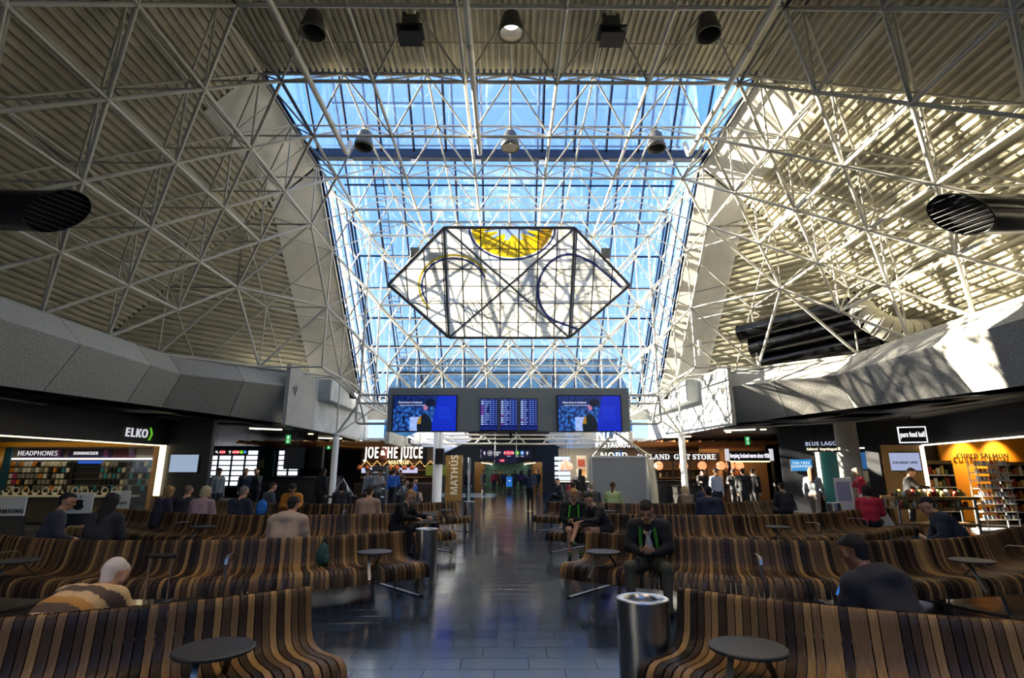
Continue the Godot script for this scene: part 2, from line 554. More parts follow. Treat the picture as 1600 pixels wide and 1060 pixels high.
# ---------- ring beam, floor, shell ----------
func ring_point(i, level):
	# plan corners of the ring beam, level 0 top, 1 nose, 2 bottom
	var off = [0.29, 0.0, 0.38][level]
	var y = [-2.5, -2.8, -3.44][level]
	var pts = [[4.50 + off, -6.0], [4.52 + off, -1.0], [4.62 + off, 1.63], [4.62 + off, 3.49 + off * 0.41], [3.42 + off * 0.75, 4.69 + off * 0.9]]
	return Vector3(pts[i][0], y, pts[i][1])

func make_ring():
	for sx in [-1.0, 1.0]:
		var side = "left" if sx < 0 else "right"
		var t = thing("ring_beam", "faceted board-marked concrete beam running along the %s side above the shops" % side, "beam")
		var P = func(i, f, lv):
			var v = ring_point(i, lv).lerp(ring_point(i + 1, lv), f)
			return LT(v * Vector3(sx, 1, 1))
		var cuts = [[0, 4], [1, 2], [2, 2], [3, 2]]
		for c in cuts:
			for j in c[1]:
				var f0 = float(j) / c[1]; var f1 = float(j + 1) / c[1]
				if c[0] == 2:
					f0 = [0.0, 0.64][j]; f1 = [0.64, 1.0][j]
				var a = []; var b = []
				for lv in 3:
					a.append(P.call(c[0], f0, lv)); b.append(P.call(c[0], f1, lv))
				var gap = (b[1] - a[1]).normalized() * 0.014
				var s = ST()
				for lv in 2: quad(s, a[lv] + gap, b[lv] - gap, b[lv + 1] - gap, a[lv + 1] + gap)
				# ends and back give the panel its body
				var out = Vector3(sx * 0.15, 0, 0)
				var A = a.map(func(p): return p + gap); var B = b.map(func(p): return p - gap)
				var ac = (A[0] + A[2]) * 0.5 + out; var bc = (B[0] + B[2]) * 0.5 + out
				for lv in 2:
					tri(s, A[lv + 1], A[lv], ac); tri(s, B[lv], B[lv + 1], bc)
				quad(s, A[0], ac, bc, B[0]); quad(s, ac, A[2], B[2], bc)
				part(t, "panel", fin(s), M.concrete if (c[0] + j) % 2 == 0 else M.concrete_dark)
		# solid core behind the joints and the ledge on top
		var s = ST()
		for i in 4:
			var a = []; var b = []
			for lv in 3:
				var q = Vector3(sx * 0.05, 0, 0)
				a.append(P.call(i, 0.0, lv) + q); b.append(P.call(i, 1.0, lv) + q)
			for lv in 2: quad(s, a[lv], b[lv], b[lv + 1], a[lv + 1])
		part(t, "core", fin(s), M.concrete_dark)
		var lg = ST()
		for i in 4:
			var a = P.call(i, 0.0, 0); var b = P.call(i, 1.0, 0)
			var o = Vector3(sx * 4.6, 0, 0)
			if i == 3: b = b + Vector3(0, 0, 0)
			quad(lg, a, b, b + o, a + o)
		part(t, "ledge", fin(lg), M.concrete_dark)
		# short return wall towards the end glass, and the box gutter over it
		var e = LT(Vector3(sx * 3.5, -2.5, 4.5)); var e2 = LT(Vector3(sx * 3.3, -2.5, 8.9))
		var f = thing("return_wall", "pale smooth wall panels turning the %s corner behind the white column" % side, "wall panel")
		for j in 4:
			var a = e.lerp(e2, j / 4.0); var b = e.lerp(e2, (j + 1) / 4.0)
			var g = (b - a).normalized() * 0.008
			part(f, "panel", slab([a + g + Vector3(0, 0.1, 0), b - g + Vector3(0, 0.1, 0), b - g - Vector3(0, 2.2, 0), a + g - Vector3(0, 2.2, 0)], Vector3(sx * 0.15, 0, 0)), M.concrete if j == 0 else M.pale_panel)
		var s2 = ST()
		bx(s2, (e + e2) * 0.5 + Vector3(-sx * 0.1, -0.45, -0.9), Vector3(0.7, 0.95, 6.6), 0.04)
		var s3 = ST()
		part(f, "box_gutter", fin(s2), M.pale_panel)
		# soffit over the shops
		var so = struct("ceiling")
		part(so, "soffit", slab([W(sx * 11.6, 3.36, 10), W(sx * 26, 3.36, 10), W(sx * 26, 3.36, 40), W(sx * 8.3, 3.36, 40), W(sx * 8.3, 3.36, 23.2), W(sx * 11.6, 3.36, 19.5)], Vector3(0, 0.12, 0)), M.charcoal)
		part(so, "soffit", slab([W(sx * 11.2, 3.36, -6), W(sx * 26, 3.36, -6), W(sx * 26, 3.36, 10), W(sx * 11.4, 3.36, 10)], Vector3(0, 0.12, 0)), M.charcoal)

func make_floor():
	var fl = struct("floor")
	part(fl, "screed", box(Vector3(56, 0.2, 80)), M.grout, Vector3(0, -0.112, -27))
	# tiles: 0.6 by 0.3 in running bond; the nearest of the aisle singly, the rest joined
	var tl = box(Vector3(0.597, 0.012, 0.297), 0.0015)
	var st = [ST(), ST(), ST()]
	var count = 0
	rng.seed = 4
	for r in range(0, 190):
		var d = 0.9 + r * 0.3
		var shift = [0.0, 0.3, 0.12, 0.42][r % 4]
		var half = 14.0 if d < 26 else 11.0
		var i = -int(half / 0.6)
		while i * 0.6 < half:
			var x = i * 0.6 + shift
			var pick = rng.randi() % 3
			var m = [M.tile, M.tile2, M.tile3][pick]
			if count < 300 and d > 3.0 and absf(x + 0.2) < 1.75 - (0.0 if d < 12 else 0.5) and d < 16.5:
				part(fl, "floor_tile", tl, m, W(x, -0.006, d))
				count += 1
			else:
				var c = W(x, 0, d)
				quad(st[pick], c + Vector3(-0.2985, 0, -0.1485), c + Vector3(0.2985, 0, -0.1485), c + Vector3(0.2985, 0, 0.1485), c + Vector3(-0.2985, 0, 0.1485))
			i += 1
	for k in 3: part(fl, "further_tiles", fin(st[k]), [M.tile, M.tile2, M.tile3][k]).set_meta("kind", "stuff")

func make_shell():
	# walls behind the shops and behind the eye close the hall
	for sx in [-1.0, 1.0]:
		var w = struct("wall_left" if sx < 0 else "wall_right")
		part(w, "wall_face", box(Vector3(0.3, 3.6, 70)), M.charcoal, W(sx * 22, 1.7, 28))
		part(w, "upper_wall", box(Vector3(0.3, 2.6, 40)), M.concrete_dark, W(sx * 15.6, 4.6, 5))
		part(w, "far_face", box(Vector3(14, 3.6, 0.3)), M.charcoal, W(sx * 15.5, 1.7, 40.2))
	var b = struct("wall_back")
	part(b, "wall_face", box(Vector3(46, 5.3, 0.3)), M.concrete_dark, W(0, 2.65, -9.2))
	for sx in [-1.0, 1.0]: part(b, "wall_face", box(Vector3(15, 8, 0.3)), M.concrete_dark, W(sx * 14.7, 9.3, -9.2))

# ---------- benches ----------
const BENCH_R := 4.6
func bench_at(sx, x_end, d_end, t):
	# t metres along the back from the aisle end -> [point, normal to the front]; first an arc towards the eye, then one away
	var a0 = 0.74
	var phi = a0 - t / BENCH_R
	var c1 = Vector2(-BENCH_R * sin(a0), BENCH_R * cos(a0))
	var p; var n
	if phi >= -a0:
		n = Vector2(sin(phi), -cos(phi))
		p = c1 + n * BENCH_R
	else:
		var ne = Vector2(sin(-a0), -cos(-a0))
		var c2 = c1 + ne * 2.0 * BENCH_R
		var psi = -a0 + (-a0 - phi)
		n = Vector2(sin(psi), -cos(psi))
		p = c2 - n * BENCH_R
	# plan with x away from the aisle negative; mirrored for the right side
	return [W(x_end + (p.x if sx < 0 else -p.x), 0, d_end + p.y), Vector3(n.x if sx < 0 else -n.x, 0, -n.y)]

func slat_mesh(w, prof, th):
	var key = "slat%s%d" % [w, prof.size()]
	if meshes.has(key): return meshes[key]
	var s = ST(true)
	var outer = []; var inner = []; var len = [0.0]
	for i in prof.size():
		var d = (prof[min(i + 1, prof.size() - 1)] - prof[max(i - 1, 0)]).normalized()
		var nn = Vector2(-d.y, d.x)
		outer.append(prof[i]); inner.append(prof[i] + nn * -th)
		if i: len.append(len[i - 1] + prof[i].distance_to(prof[i - 1]))
	var V = func(x, q): return Vector3(x, q.y, q.x)
	var face = func(a, b, c, d, u0, u1, v0, v1, g):
		s.set_smooth_group(g)
		for q in [[a, u0, v0], [b, u1, v0], [c, u1, v1], [a, u0, v0], [c, u1, v1], [d, u0, v1]]:
			s.set_uv(Vector2(q[1], q[2])); s.add_vertex(q[0])
	var h = w * 0.5
	for i in prof.size() - 1:
		var v0 = len[i]; var v1 = len[i + 1]
		face.call(V.call(h, outer[i]), V.call(-h, outer[i]), V.call(-h, outer[i + 1]), V.call(h, outer[i + 1]), 0.0, w * 8.0, v0, v1, 1)
		face.call(V.call(-h, inner[i]), V.call(h, inner[i]), V.call(h, inner[i + 1]), V.call(-h, inner[i + 1]), 0.0, w * 8.0, v0, v1, 2)
		face.call(V.call(-h, outer[i]), V.call(-h, inner[i]), V.call(-h, inner[i + 1]), V.call(-h, outer[i + 1]), 0.0, 0.1, v0, v1, 3)
		face.call(V.call(h, inner[i]), V.call(h, outer[i]), V.call(h, outer[i + 1]), V.call(h, inner[i + 1]), 0.0, 0.1, v0, v1, 4)
	var L = prof.size() - 1
	face.call(V.call(-h, outer[0]), V.call(h, outer[0]), V.call(h, inner[0]), V.call(-h, inner[0]), 0, 1, 0, 0.03, 5)
	face.call(V.call(h, outer[L]), V.call(-h, outer[L]), V.call(-h, inner[L]), V.call(h, inner[L]), 0, 1, 0, 0.03, 6)
	s.generate_normals()
	meshes[key] = s.commit()
	return meshes[key]

func bench_profile():
	var c = [Vector2(-0.035, 0.765), Vector2(-0.02, 0.795), Vector2(0.01, 0.80), Vector2(0.03, 0.78), Vector2(0.045, 0.72), Vector2(0.06, 0.62), Vector2(0.085, 0.52), Vector2(0.125, 0.455), Vector2(0.19, 0.425), Vector2(0.30, 0.415), Vector2(0.45, 0.425), Vector2(0.56, 0.435), Vector2(0.635, 0.425), Vector2(0.68, 0.39), Vector2(0.70, 0.33), Vector2(0.70, 0.24)]
	return c

func make_bench(sx, x_end, d_end, length, label, arms, tables, seed_):
	var t = thing("slatted_bench", label, "bench", Vector3.ZERO, 0.0, "wavy slatted benches")
	var prof = bench_profile()
	var widths = [0.044, 0.044, 0.05, 0.1]
	var r = RandomNumberGenerator.new()
	r.seed = seed_
	var pos = 0.02
	var rear = [ST(true), ST(true), ST(true)]
	var rp = [Vector2(0.0, 0.79), Vector2(0.03, 0.62), Vector2(0.07, 0.5), Vector2(0.18, 0.42), Vector2(0.56, 0.43), Vector2(0.69, 0.36), Vector2(0.70, 0.25)]
	var last_tone = -1
	while pos < length:
		var k = 3 if r.randf() < 0.07 else r.randi() % 3
		var w = widths[k]
		var at = bench_at(sx, x_end, d_end, pos + w * 0.5)
		var n = at[1]
		var b = Basis(Vector3.UP.cross(n), Vector3.UP, n)
		var tone = [0, 1, 1, 2, 2, 3, 4, 4, 5, 0][r.randi() % 10]
		if tone == last_tone: tone = (tone + 2) % 6
		last_tone = tone
		part(t, "slat", slat_mesh(w, prof, 0.026), M.wood[tone], at[0], b)
		if k != 3 or true:
			for i in rp.size() - 1:
				var q = func(x, p): return at[0] + b * Vector3(x, p.y, -p.x - 0.075)
				quad(rear[tone % 3], q.call(-w * 0.5, rp[i]), q.call(w * 0.5, rp[i]), q.call(w * 0.5, rp[i + 1]), q.call(-w * 0.5, rp[i + 1]))
		pos += w + 0.0065
	for i in 3: part(t, "rear_slats", fin(rear[i]), M.wood[[0, 1, 2][i]]).set_meta("kind", "stuff")
	# rails under the slats
	for o in [[0.02, 0.60], [0.2, 0.375], [0.55, 0.38], [-0.09, 0.58], [-0.3, 0.385], [-0.6, 0.385]]:
		var s = ST(true)
		var pts = []
		var k = int(length / 0.35)
		for i in k + 1:
			var at = bench_at(sx, x_end, d_end, 0.05 + (length - 0.1) * i / k)
			pts.append(at[0] + at[1] * (o[0] - 0.0) + Vector3(0, o[1], 0))
		path_tube(s, pts, 0.014, 6)
		part(t, "rail", fin(s), M.alu)
	# leg frames of flat bar
	var nl = int(length / 1.9) + 1
	for i in nl + 1:
		var at = bench_at(sx, x_end, d_end, 0.12 + (length - 0.24) * i / nl)
		var n = at[1]
		var b = Basis(Vector3.UP.cross(n), Vector3.UP, n)
		var s = ST()
		var q = [Vector2(-0.66, 0.36), Vector2(-0.72, 0.03), Vector2(-0.68, 0.008), Vector2(0.66, 0.008), Vector2(0.70, 0.03), Vector2(0.63, 0.36)]
		for j in q.size() - 1:
			var a = Vector3(0, q[j].y, q[j].x); var c = Vector3(0, q[j + 1].y, q[j + 1].x)
			var d = (c - a)
			bx(s, (a + c) * 0.5, Vector3(0.06, d.length() + 0.008, 0.012), 0.002, Basis(Vector3.RIGHT, d.normalized(), Vector3.RIGHT.cross(d.normalized())))
		bx(s, Vector3(0, 0.32, -0.03), Vector3(0.05, 0.6, 0.012), 0.002)
		part(t, "leg_frame", fin(s), M.alu, at[0], b)
	for a in arms:
		var at = bench_at(sx, x_end, d_end, a)
		var n = at[1]
		var b = Basis(Vector3.UP.cross(n), Vector3.UP, n)
		var s = ST()
		var q = [Vector2(0.07, 0.52), Vector2(0.09, 0.61), Vector2(0.14, 0.645), Vector2(0.40, 0.645), Vector2(0.455, 0.62), Vector2(0.47, 0.56), Vector2(0.47, 0.41)]
		for j in q.size() - 1:
			var u = Vector3(0, q[j].y, q[j].x); var v = Vector3(0, q[j + 1].y, q[j + 1].x)
			bx(s, (u + v) * 0.5, Vector3(0.04, (v - u).length() + 0.01, 0.012), 0.002, Basis(Vector3.RIGHT, (v - u).normalized(), Vector3.RIGHT.cross((v - u).normalized())))
		part(t, "armrest", fin(s), M.alu, at[0], b)
	for a in tables:
		var at = bench_at(sx, x_end, d_end, a)
		var n = at[1]
		var b = Basis(Vector3.UP.cross(n), Vector3.UP, n)
		var s = ST()
		lathe(s, [Vector2(0, 0.6), Vector2(0.222, 0.6), Vector2(0.23, 0.606), Vector2(0.23, 0.618), Vector2(0.222, 0.624), Vector2(0, 0.624)], 36)
		var top = part(t, "side_table", fin(s), M.table_top, at[0] + n * 0.55, b)
		for leg in [[Vector3(-0.09, 0.598, 0.02), Vector3(-0.12, 0.30, 0.19)], [Vector3(0.09, 0.598, 0.02), Vector3(0.10, 0.40, -0.22)]]:
			var ls = ST()
			var d = leg[1] - leg[0]
			bx(ls, (leg[0] + leg[1]) * 0.5, Vector3(0.04, d.length(), 0.012), 0.002, frame_of(d))
			part(top, "table_leg", fin(ls), M.alu)
	return t

func make_benches():
	make_bench(-1.0, -1.57, 4.56, 7.0, "nearest left bench, its high end beside the blue aisle floor", [], [0.72], 31)
	make_bench(-1.0, -1.6, 8.68, 9.6, "second left bench from the front, under the hooded visitor", [2.3, 5.2], [0.7, 4.55], 32)
	make_bench(-1.0, -1.62, 12.95, 9.4, "third left bench, with bottles and a laptop visitor at its aisle end", [5.4], [0.6, 4.6], 33)
	make_bench(-1.0, -1.57, 17.0, 9.2, "farthest left bench, the blue backpack on its seat", [3.2], [0.7], 34)
	make_bench(1.0, 1.22, 4.5, 7.0, "nearest right bench, behind the open steel bin", [], [0.62], 41)
	make_bench(1.0, 1.1, 8.58, 9.6, "second right bench, the man in the green and black jacket on it", [2.3, 6.3], [0.55, 4.6], 42)
	make_bench(1.0, 1.2, 12.85, 9.0, "third right bench, with the bare-legged visitors at its aisle end", [5.2, 7.0], [0.7, 4.2], 43)
	make_bench(1.0, 1.12, 17.2, 8.6, "farthest right bench, in front of the grey kiosk", [3.0, 5.0], [2.0], 44)

# ---------- hanging things: screens, glass picture, ducts, lamps, pipes ----------
func wall_piece(parent, called, x0, d0, x1, d1, y0, y1, th, m, bev = 0.005):
	var a = W(x0, 0, d0); var b = W(x1, 0, d1)
	var d = (b - a).normalized()
	var s = ST()
	bx(s, Vector3.ZERO, Vector3((b - a).length(), y1 - y0, th), bev, Basis(d, Vector3.UP, d.cross(Vector3.UP)))
	return part(parent, called, fin(s), m, (a + b) * 0.5 + Vector3(0, (y0 + y1) * 0.5, 0))

func picture(w, h, draw):
	var im = Image.create(w, h, false, Image.FORMAT_RGB8)
	draw.call(im)
	return tex(im)

func screen_mat(t, energy):
	var m = mat("#050505", 0.25)
	m.emission_enabled = true
	m.emission = Color.WHITE
	m.emission_texture = t
	m.emission_operator = BaseMaterial3D.EMISSION_OP_MULTIPLY
	m.emission_energy_multiplier = energy
	return m

func screen_quad(w, h):
	var key = "screen%s_%s" % [w, h]
	if not meshes.has(key):
		var q = QuadMesh.new()
		q.size = Vector2(w, h)
		meshes[key] = q
	return meshes[key]

func advert():
	var n = FastNoiseLite.new()
	n.seed = 8; n.frequency = 0.035; n.fractal_octaves = 5
	return picture(392, 224, func(im):
		for y in 224:
			for x in 392:
				var fx = x / 392.0; var fy = y / 224.0
				var c
				var edge = 0.66 - (fy - 0.4) * 0.11
				if fx > edge: c = Color(0.0, 0.13, 0.72)
				else:
					var v = n.get_noise_2d(x, y) * 0.5 + 0.5
					v = clampf(v * 1.5 - 0.35 + (0.25 if fy > 0.62 and fx > 0.25 else 0.0), 0.0, 1.0)
					c = Color(0.0, 0.03, 0.22).lerp(Color(0.25, 0.6, 1.0), v)
					if fy < 0.3: c = c.lerp(Color(0.0, 0.02, 0.25), 0.6)
					if fy > 0.6 and fx > 0.27 and fx < 0.45: c = c.lerp(Color(0.75, 0.8, 1.0), 0.75)
					if fy > 0.55 and fy < 0.78 and absf(fx - 0.165) < 0.014: c = Color(0.0, 0.02, 0.15)
				# the wrapped-up figure seen from the side
				var b = Vector2((fx - 0.5) / 0.12, (fy - 0.86) / 0.34)
				if b.length() < 1.0: c = Color(0.62, 0.45, 0.02) if b.x < -0.45 and fy < 0.8 else Color(0.03, 0.06, 0.1)
				if Vector2((fx - 0.51) / 0.035, (fy - 0.33) / 0.09).length() < 1.0: c = Color(0.7, 0.45, 0.6)
				if Vector2((fx - 0.575) / 0.08, (fy - 0.2) / 0.12).length() < 1.0: c = Color(0.0, 0.02, 0.14)
				if absf(fy - 0.5) < 0.004: c = c.darkened(0.5)
				im.set_pixel(x, y, c)
		for r in 7: im.fill_rect(Rect2i(276, 72 + r * 12, 70 + (r * 37) % 34, 2), Color(0.1, 0.3, 0.95)))

func timetable(seed_):
	var r = RandomNumberGenerator.new()
	r.seed = seed_
	return picture(108, 196, func(im):
		im.fill(Color(0.01, 0.02, 0.32))
		for i in 5: im.fill_rect(Rect2i([5, 24, 58, 74, 98][i], 5, [14, 14, 8, 8, 6][i], 2), Color(0.6, 0.7, 1.0))
		for k in 12:
			var y = 14 + k * 13
			im.fill_rect(Rect2i(4, y, 16, 6), Color(0.75, 0.85, 1.0) if r.randf() < 0.75 else Color(0.6, 0.3, 0.7))
			im.fill_rect(Rect2i(24, y + 1, 14 + r.randi() % 20, 4), Color(0.6, 0.7, 1.0))
			im.fill_rect(Rect2i(58, y + 1, 11, 4), Color(0.5, 0.62, 1.0))
			im.fill_rect(Rect2i(75, y + 1, 13, 4), Color(0.4, 0.55, 1.0))
			im.fill_rect(Rect2i(97, y + 1, 5, 4), Color(0.6, 0.7, 1.0))
		im.fill_rect(Rect2i(3, 186, 102, 2), Color(0.1, 0.2, 0.8)))

func make_board():
	var D = 21.7
	var t = thing("information_board", "wide grey board with two blue video walls and flight lists, hung under the end glass", "board", W(-0.03, 3.18, D))
	var s = ST()
	bx(s, Vector3(0, 0.86, 0), Vector3(9.5, 1.72, 0.35), 0.02)
	part(t, "casing", fin(s), M.board)
	var ad = screen_mat(advert(), 0.5)
	for x in [-3.27, 3.15]:
		var f = part(t, "video_wall", box(Vector3(2.54, 1.44, 0.12), 0.01), M.black, Vector3(x, 0.70, 0.23))
		for i in 4:
			# two by two panels
			var q = ST()
			var u = i % 2; var v = i / 2
			var x0 = -1.22 + u * 1.222; var y0 = 0.68 - v * 0.682
			for c in [[0, 0], [1, 0], [1, 1], [0, 0], [1, 1], [0, 1]]:
				q.set_uv(Vector2((u + c[0]) * 0.5, (v + c[1]) * 0.5))
				q.add_vertex(Vector3(x0 + c[0] * 1.218, y0 - c[1] * 0.678, 0.062))
			part(f, "display_panel", fin(q), ad)
		for w in [["Next time in Iceland", 0.075, -0.58, 0.42], ["Experience the warm side of winter", 0.045, -0.5, 0.31]]:
			part(f, "caption", word(w[0], w[1], 0.002), glow("#dfe8ff", 0.6), Vector3(w[2], w[3], 0.066))
	for i in 3:
		var f = part(t, "flight_list", box(Vector3(0.70, 1.26, 0.08), 0.008), M.black, Vector3(-0.77 + i * 0.775, 0.66, 0.21))
		part(f, "display_panel", screen_quad(0.67, 1.2), screen_mat(timetable(60 + i), 0.55), Vector3(0, 0, 0.042))
	var cm = ST(); bx(cm, Vector3.ZERO, Vector3(0.12, 0.3, 0.12), 0.02)
	part(t, "camera_mount", fin(cm), M.black, Vector3(0.08, -0.1, 0.0))
	for sx in [-1.0, 1.0]:
		var b = ST(true)
		var p = []
		for q in [[4.7, 1.45], [5.85, 1.45], [5.97, 1.38], [6.0, 1.25], [6.0, 0.5], [5.97, 0.38], [5.85, 0.32], [4.7, 0.32]]: p.append(Vector3(sx * q[0], q[1], 0.0))
		path_tube(b, p, 0.05, 8)
		rod(b, Vector3(sx * 4.7, 1.12, 0), Vector3(sx * 6.0, 1.12, 0), 0.04, 0.04, 8)
		rod(b, Vector3(sx * 6.0, 1.196, 0), Vector3(sx * 6.0, 1.196, -0.3), 0.04, 0.04, 8)
		rod(b, Vector3(sx * 5.65, 0.34, 0), Vector3(sx * 5.95, 1.4, 0), 0.04, 0.04, 8)
		part(t, "support_frame", fin(b), M.tube)

func make_picture_glass():
	# a hexagon of leaded glass leaning parallel to the end glazing; an abstract stand-in pattern
	var o = W(-0.02, 8.91, 20.71)
	var up = (W(0, 10.37, 18.56) - W(0, 6.86, 21.2)).normalized()
	var H = 2.196
	var t = thing("stained_glass", "hexagonal cream stained glass with a yellow half disc, hanging before the end glass", "stained glass", o)
	t.scale = Vector3.ONE * 1.0417
	var b = Basis(Vector3.RIGHT, up, Vector3.RIGHT.cross(up))
	var hexa = [Vector2(-2.4, H), Vector2(2.4, H), Vector2(4.62, 0), Vector2(2.4, -H), Vector2(-2.4, -H), Vector2(-4.62, 0)]
	var cream = []
	for c in ["#f2efdf", "#ebe6d0", "#f6f5ee", "#e0dcc6", "#e6ebee"]:
		var m = mat(c, 0.35)
		m.backlight_enabled = true
		m.backlight = Color(0.75, 0.75, 0.72)
		m.transparency = BaseMaterial3D.TRANSPARENCY_ALPHA
		m.albedo_color.a = 0.72
		cream.append(m)
	var dyed = func(c):
		var m = mat(c, 0.3)
		m.backlight_enabled = true
		m.backlight = Color(c) * 0.7
		m.transparency = BaseMaterial3D.TRANSPARENCY_ALPHA
		m.albedo_color.a = 0.85
		return m
	var yellow = dyed.call("#f2de10"); var amber = dyed.call("#d2b214"); var blue = dyed.call("#2b3f9a"); var pale = dyed.call("#b9d0ee")
	var r = RandomNumberGenerator.new()
	r.seed = 77
	# panes: a grid cut to the hexagon, split again along the edge of the half disc
	var disc = PackedVector2Array(); var core = PackedVector2Array(); var halo = PackedVector2Array()
	for i in 25:
		var a = PI + PI * i / 24.0
		disc.append(Vector2(0.1 + 1.5 * cos(a), H + 1.12 * sin(a)))
		var k = 0.55 if i % 4 < 2 else 0.95
		core.append(Vector2(0.1 + k * 1.15 * cos(a), H + k * 0.5 * sin(a)))
		halo.append(Vector2(0.1 + 1.58 * cos(a), H + 1.2 * sin(a)))
	var hx = PackedVector2Array(hexa)
	var gx = []
	for i in 14: gx.append(-4.62 + i * 9.24 / 13.0)
	var gy = [-H, -1.55, -0.75, -0.05, 0.62, 1.4, H]
	var pane = func(poly, m):
		var s = ST()
		var tr = Geometry2D.triangulate_polygon(poly)
		for k in range(0, tr.size(), 3):
			for z in [0.004, -0.004]:
				tri(s, b * Vector3(poly[tr[k]].x, poly[tr[k]].y, z), b * Vector3(poly[tr[k + 1]].x, poly[tr[k + 1]].y, z), b * Vector3(poly[tr[k + 2]].x, poly[tr[k + 2]].y, z))
		part(t, "glass_piece", fin(s), m)
	for i in 13:
		for j in 6:
			var cell = PackedVector2Array([Vector2(gx[i], gy[j]), Vector2(gx[i + 1], gy[j]), Vector2(gx[i + 1], gy[j + 1]), Vector2(gx[i], gy[j + 1])])
			for c in Geometry2D.intersect_polygons(cell, hx):
				if c.size() < 3: continue
				for d in Geometry2D.intersect_polygons(c, core): pane.call(d, pale)
				for d in Geometry2D.intersect_polygons(c, disc):
					for e in Geometry2D.clip_polygons(d, core): pane.call(e, yellow if i < 8 else amber)
				for d in Geometry2D.clip_polygons(c, disc): pane.call(d, cream[r.randi() % 5])
	# lead lines of the grid, rays, free curves and bands
	var lead = mat("#22242a", 0.5)
	var ink = ST()
	var line = func(p, q, w):
		var a = b * Vector3(p.x, p.y, 0); var c = b * Vector3(q.x, q.y, 0)
		var d = (c - a).normalized()
		bx(ink, (a + c) * 0.5, Vector3(w * 1.6, (c - a).length(), 0.02), 0.0, Basis(d.cross(b.z), d, b.z))
	for x in gx:
		if absf(x) > 4.6: continue
		var lim = H if absf(x) < 2.4 else H * (4.62 - absf(x)) / 2.22
		line.call(Vector2(x, -lim), Vector2(x, lim), 0.022)
	for y in gy:
		if absf(y) > 2.1: continue
		var lim = 4.62 - 2.22 * absf(y) / H
		line.call(Vector2(-lim, y), Vector2(lim, y), 0.018)
	for i in 12:
		var a = PI + PI * (i + 0.5) / 12.0
		line.call(Vector2(0.1 + 0.66 * cos(a), H + 0.52 * sin(a)), Vector2(0.1 + 1.45 * cos(a), H + 1.08 * sin(a)), 0.012)
	for i in 16:
		# hatching to both sides
		var f = i / 15.0
		line.call(Vector2(0.15 + f * 0.7, 0.0 - f * 0.8), Vector2(0.95 + f * 0.55, 0.85 - f * 0.9), 0.007)
		line.call(Vector2(-3.3 + f * 0.3, 0.5 + f * 0.75), Vector2(-1.0 - f * 0.2, 0.5 + f * 0.75), 0.008)
		line.call(Vector2(2.5 - f * 0.3, 0.2 + f * 0.9), Vector2(4.1 - f * 0.95, 0.2 + f * 0.9), 0.010)
		line.call(Vector2(-2.0 + f * 1.2, -0.6), Vector2(-1.5 + f * 1.2, -1.5 - 0.3 * sin(i * 2.0)), 0.007)
	for i in 14:
		# loose flowing strokes
		var cx = -3.0 + i * 0.46; var cy = -0.9 + 0.5 * sin(i * 1.7); var rr = 0.35 + 0.25 * (i % 3)
		var prev = null
		for k in 10:
			var a = i * 0.9 + k * 0.28
			var q = Vector2(cx + rr * cos(a) * (1.0 + 0.08 * k), cy + rr * sin(a))
			if prev != null and absf(q.y) < H - 0.1 and absf(q.x) < 4.5 - 2.22 * absf(q.y) / H: line.call(prev, q, 0.008)
			prev = q
	part(t, "lead_lines", fin(ink), lead).set_meta("kind", "stuff")
	var band = func(pts, w, m, called):
		var s = ST()
		for i in pts.size() - 1:
			var d = (pts[i + 1] - pts[i]).normalized()
			var n = Vector2(-d.y, d.x) * w * 0.5
			for z in [0.012, -0.012]:
				quad(s, b * Vector3(pts[i].x + n.x, pts[i].y + n.y, z), b * Vector3(pts[i + 1].x + n.x, pts[i + 1].y + n.y, z), b * Vector3(pts[i + 1].x - n.x, pts[i + 1].y - n.y, z), b * Vector3(pts[i].x - n.x, pts[i].y - n.y, z))
		part(t, called, fin(s), m)
	var arc = func(cx, cy, rx, ry, a0, a1):
		var p = []
		for i in 25:
			var a = lerpf(a0, a1, i / 24.0)
			p.append(Vector2(cx + rx * cos(a), cy + ry * sin(a)))
		return p
	band.call(Array(halo), 0.07, blue, "blue_band")
	band.call(arc.call(-2.1, -0.1, 1.25, 1.15, 0.35, 3.7), 0.07, blue, "blue_band")
	band.call(arc.call(-2.1, -0.1, 1.36, 1.26, 0.5, 3.9), 0.07, yellow, "yellow_band")
	band.call(arc.call(2.25, -0.2, 1.15, 1.4, 1.2, 4.3), 0.1, blue, "blue_band")
	band.call([Vector2(2.65, 1.12), Vector2(3.2, 0.85), Vector2(3.8, 0.35), Vector2(4.3, -0.08)], 0.09, blue, "blue_band")
	band.call([Vector2(1.8, -1.48), Vector2(2.4, -1.7), Vector2(2.8, -1.85)], 0.09, blue, "blue_band")
	for e in [[-0.35, -0.95, 0.2, 0.09], [0.5, -1.3, 0.3, 0.16], [0.85, -0.95, 0.18, 0.09], [-0.1, -1.8, 0.18, 0.07], [2.2, 1.75, 0.14, 0.06]]:
		var p = PackedVector2Array()
		for i in 18: p.append(Vector2(e[0] + e[2] * cos(TAU * i / 18.0), e[1] + e[3] * sin(TAU * i / 18.0)))
		var s = ST()
		for i in 16: tri(s, b * Vector3(p[0].x, p[0].y, 0.014), b * Vector3(p[i + 1].x, p[i + 1].y, 0.014), b * Vector3(p[i + 2 if i < 16 else 0].x, p[i + 2 if i < 16 else 0].y, 0.014))
		part(t, "pale_lens", fin(s), cream[2])
	# steel frame: rim, two posts, the crossing
	var fm = mat("#54565a", 0.4)
	var bar = func(p, q, w, called):
		var s = ST()
		var a = b * Vector3(p.x, p.y, 0); var c = b * Vector3(q.x, q.y, 0)
		var d = (c - a).normalized()
		bx(s, (a + c) * 0.5, Vector3(w, (c - a).length(), 0.09), 0.01, Basis(d.cross(b.z), d, b.z))
		part(t, called, fin(s), fm)
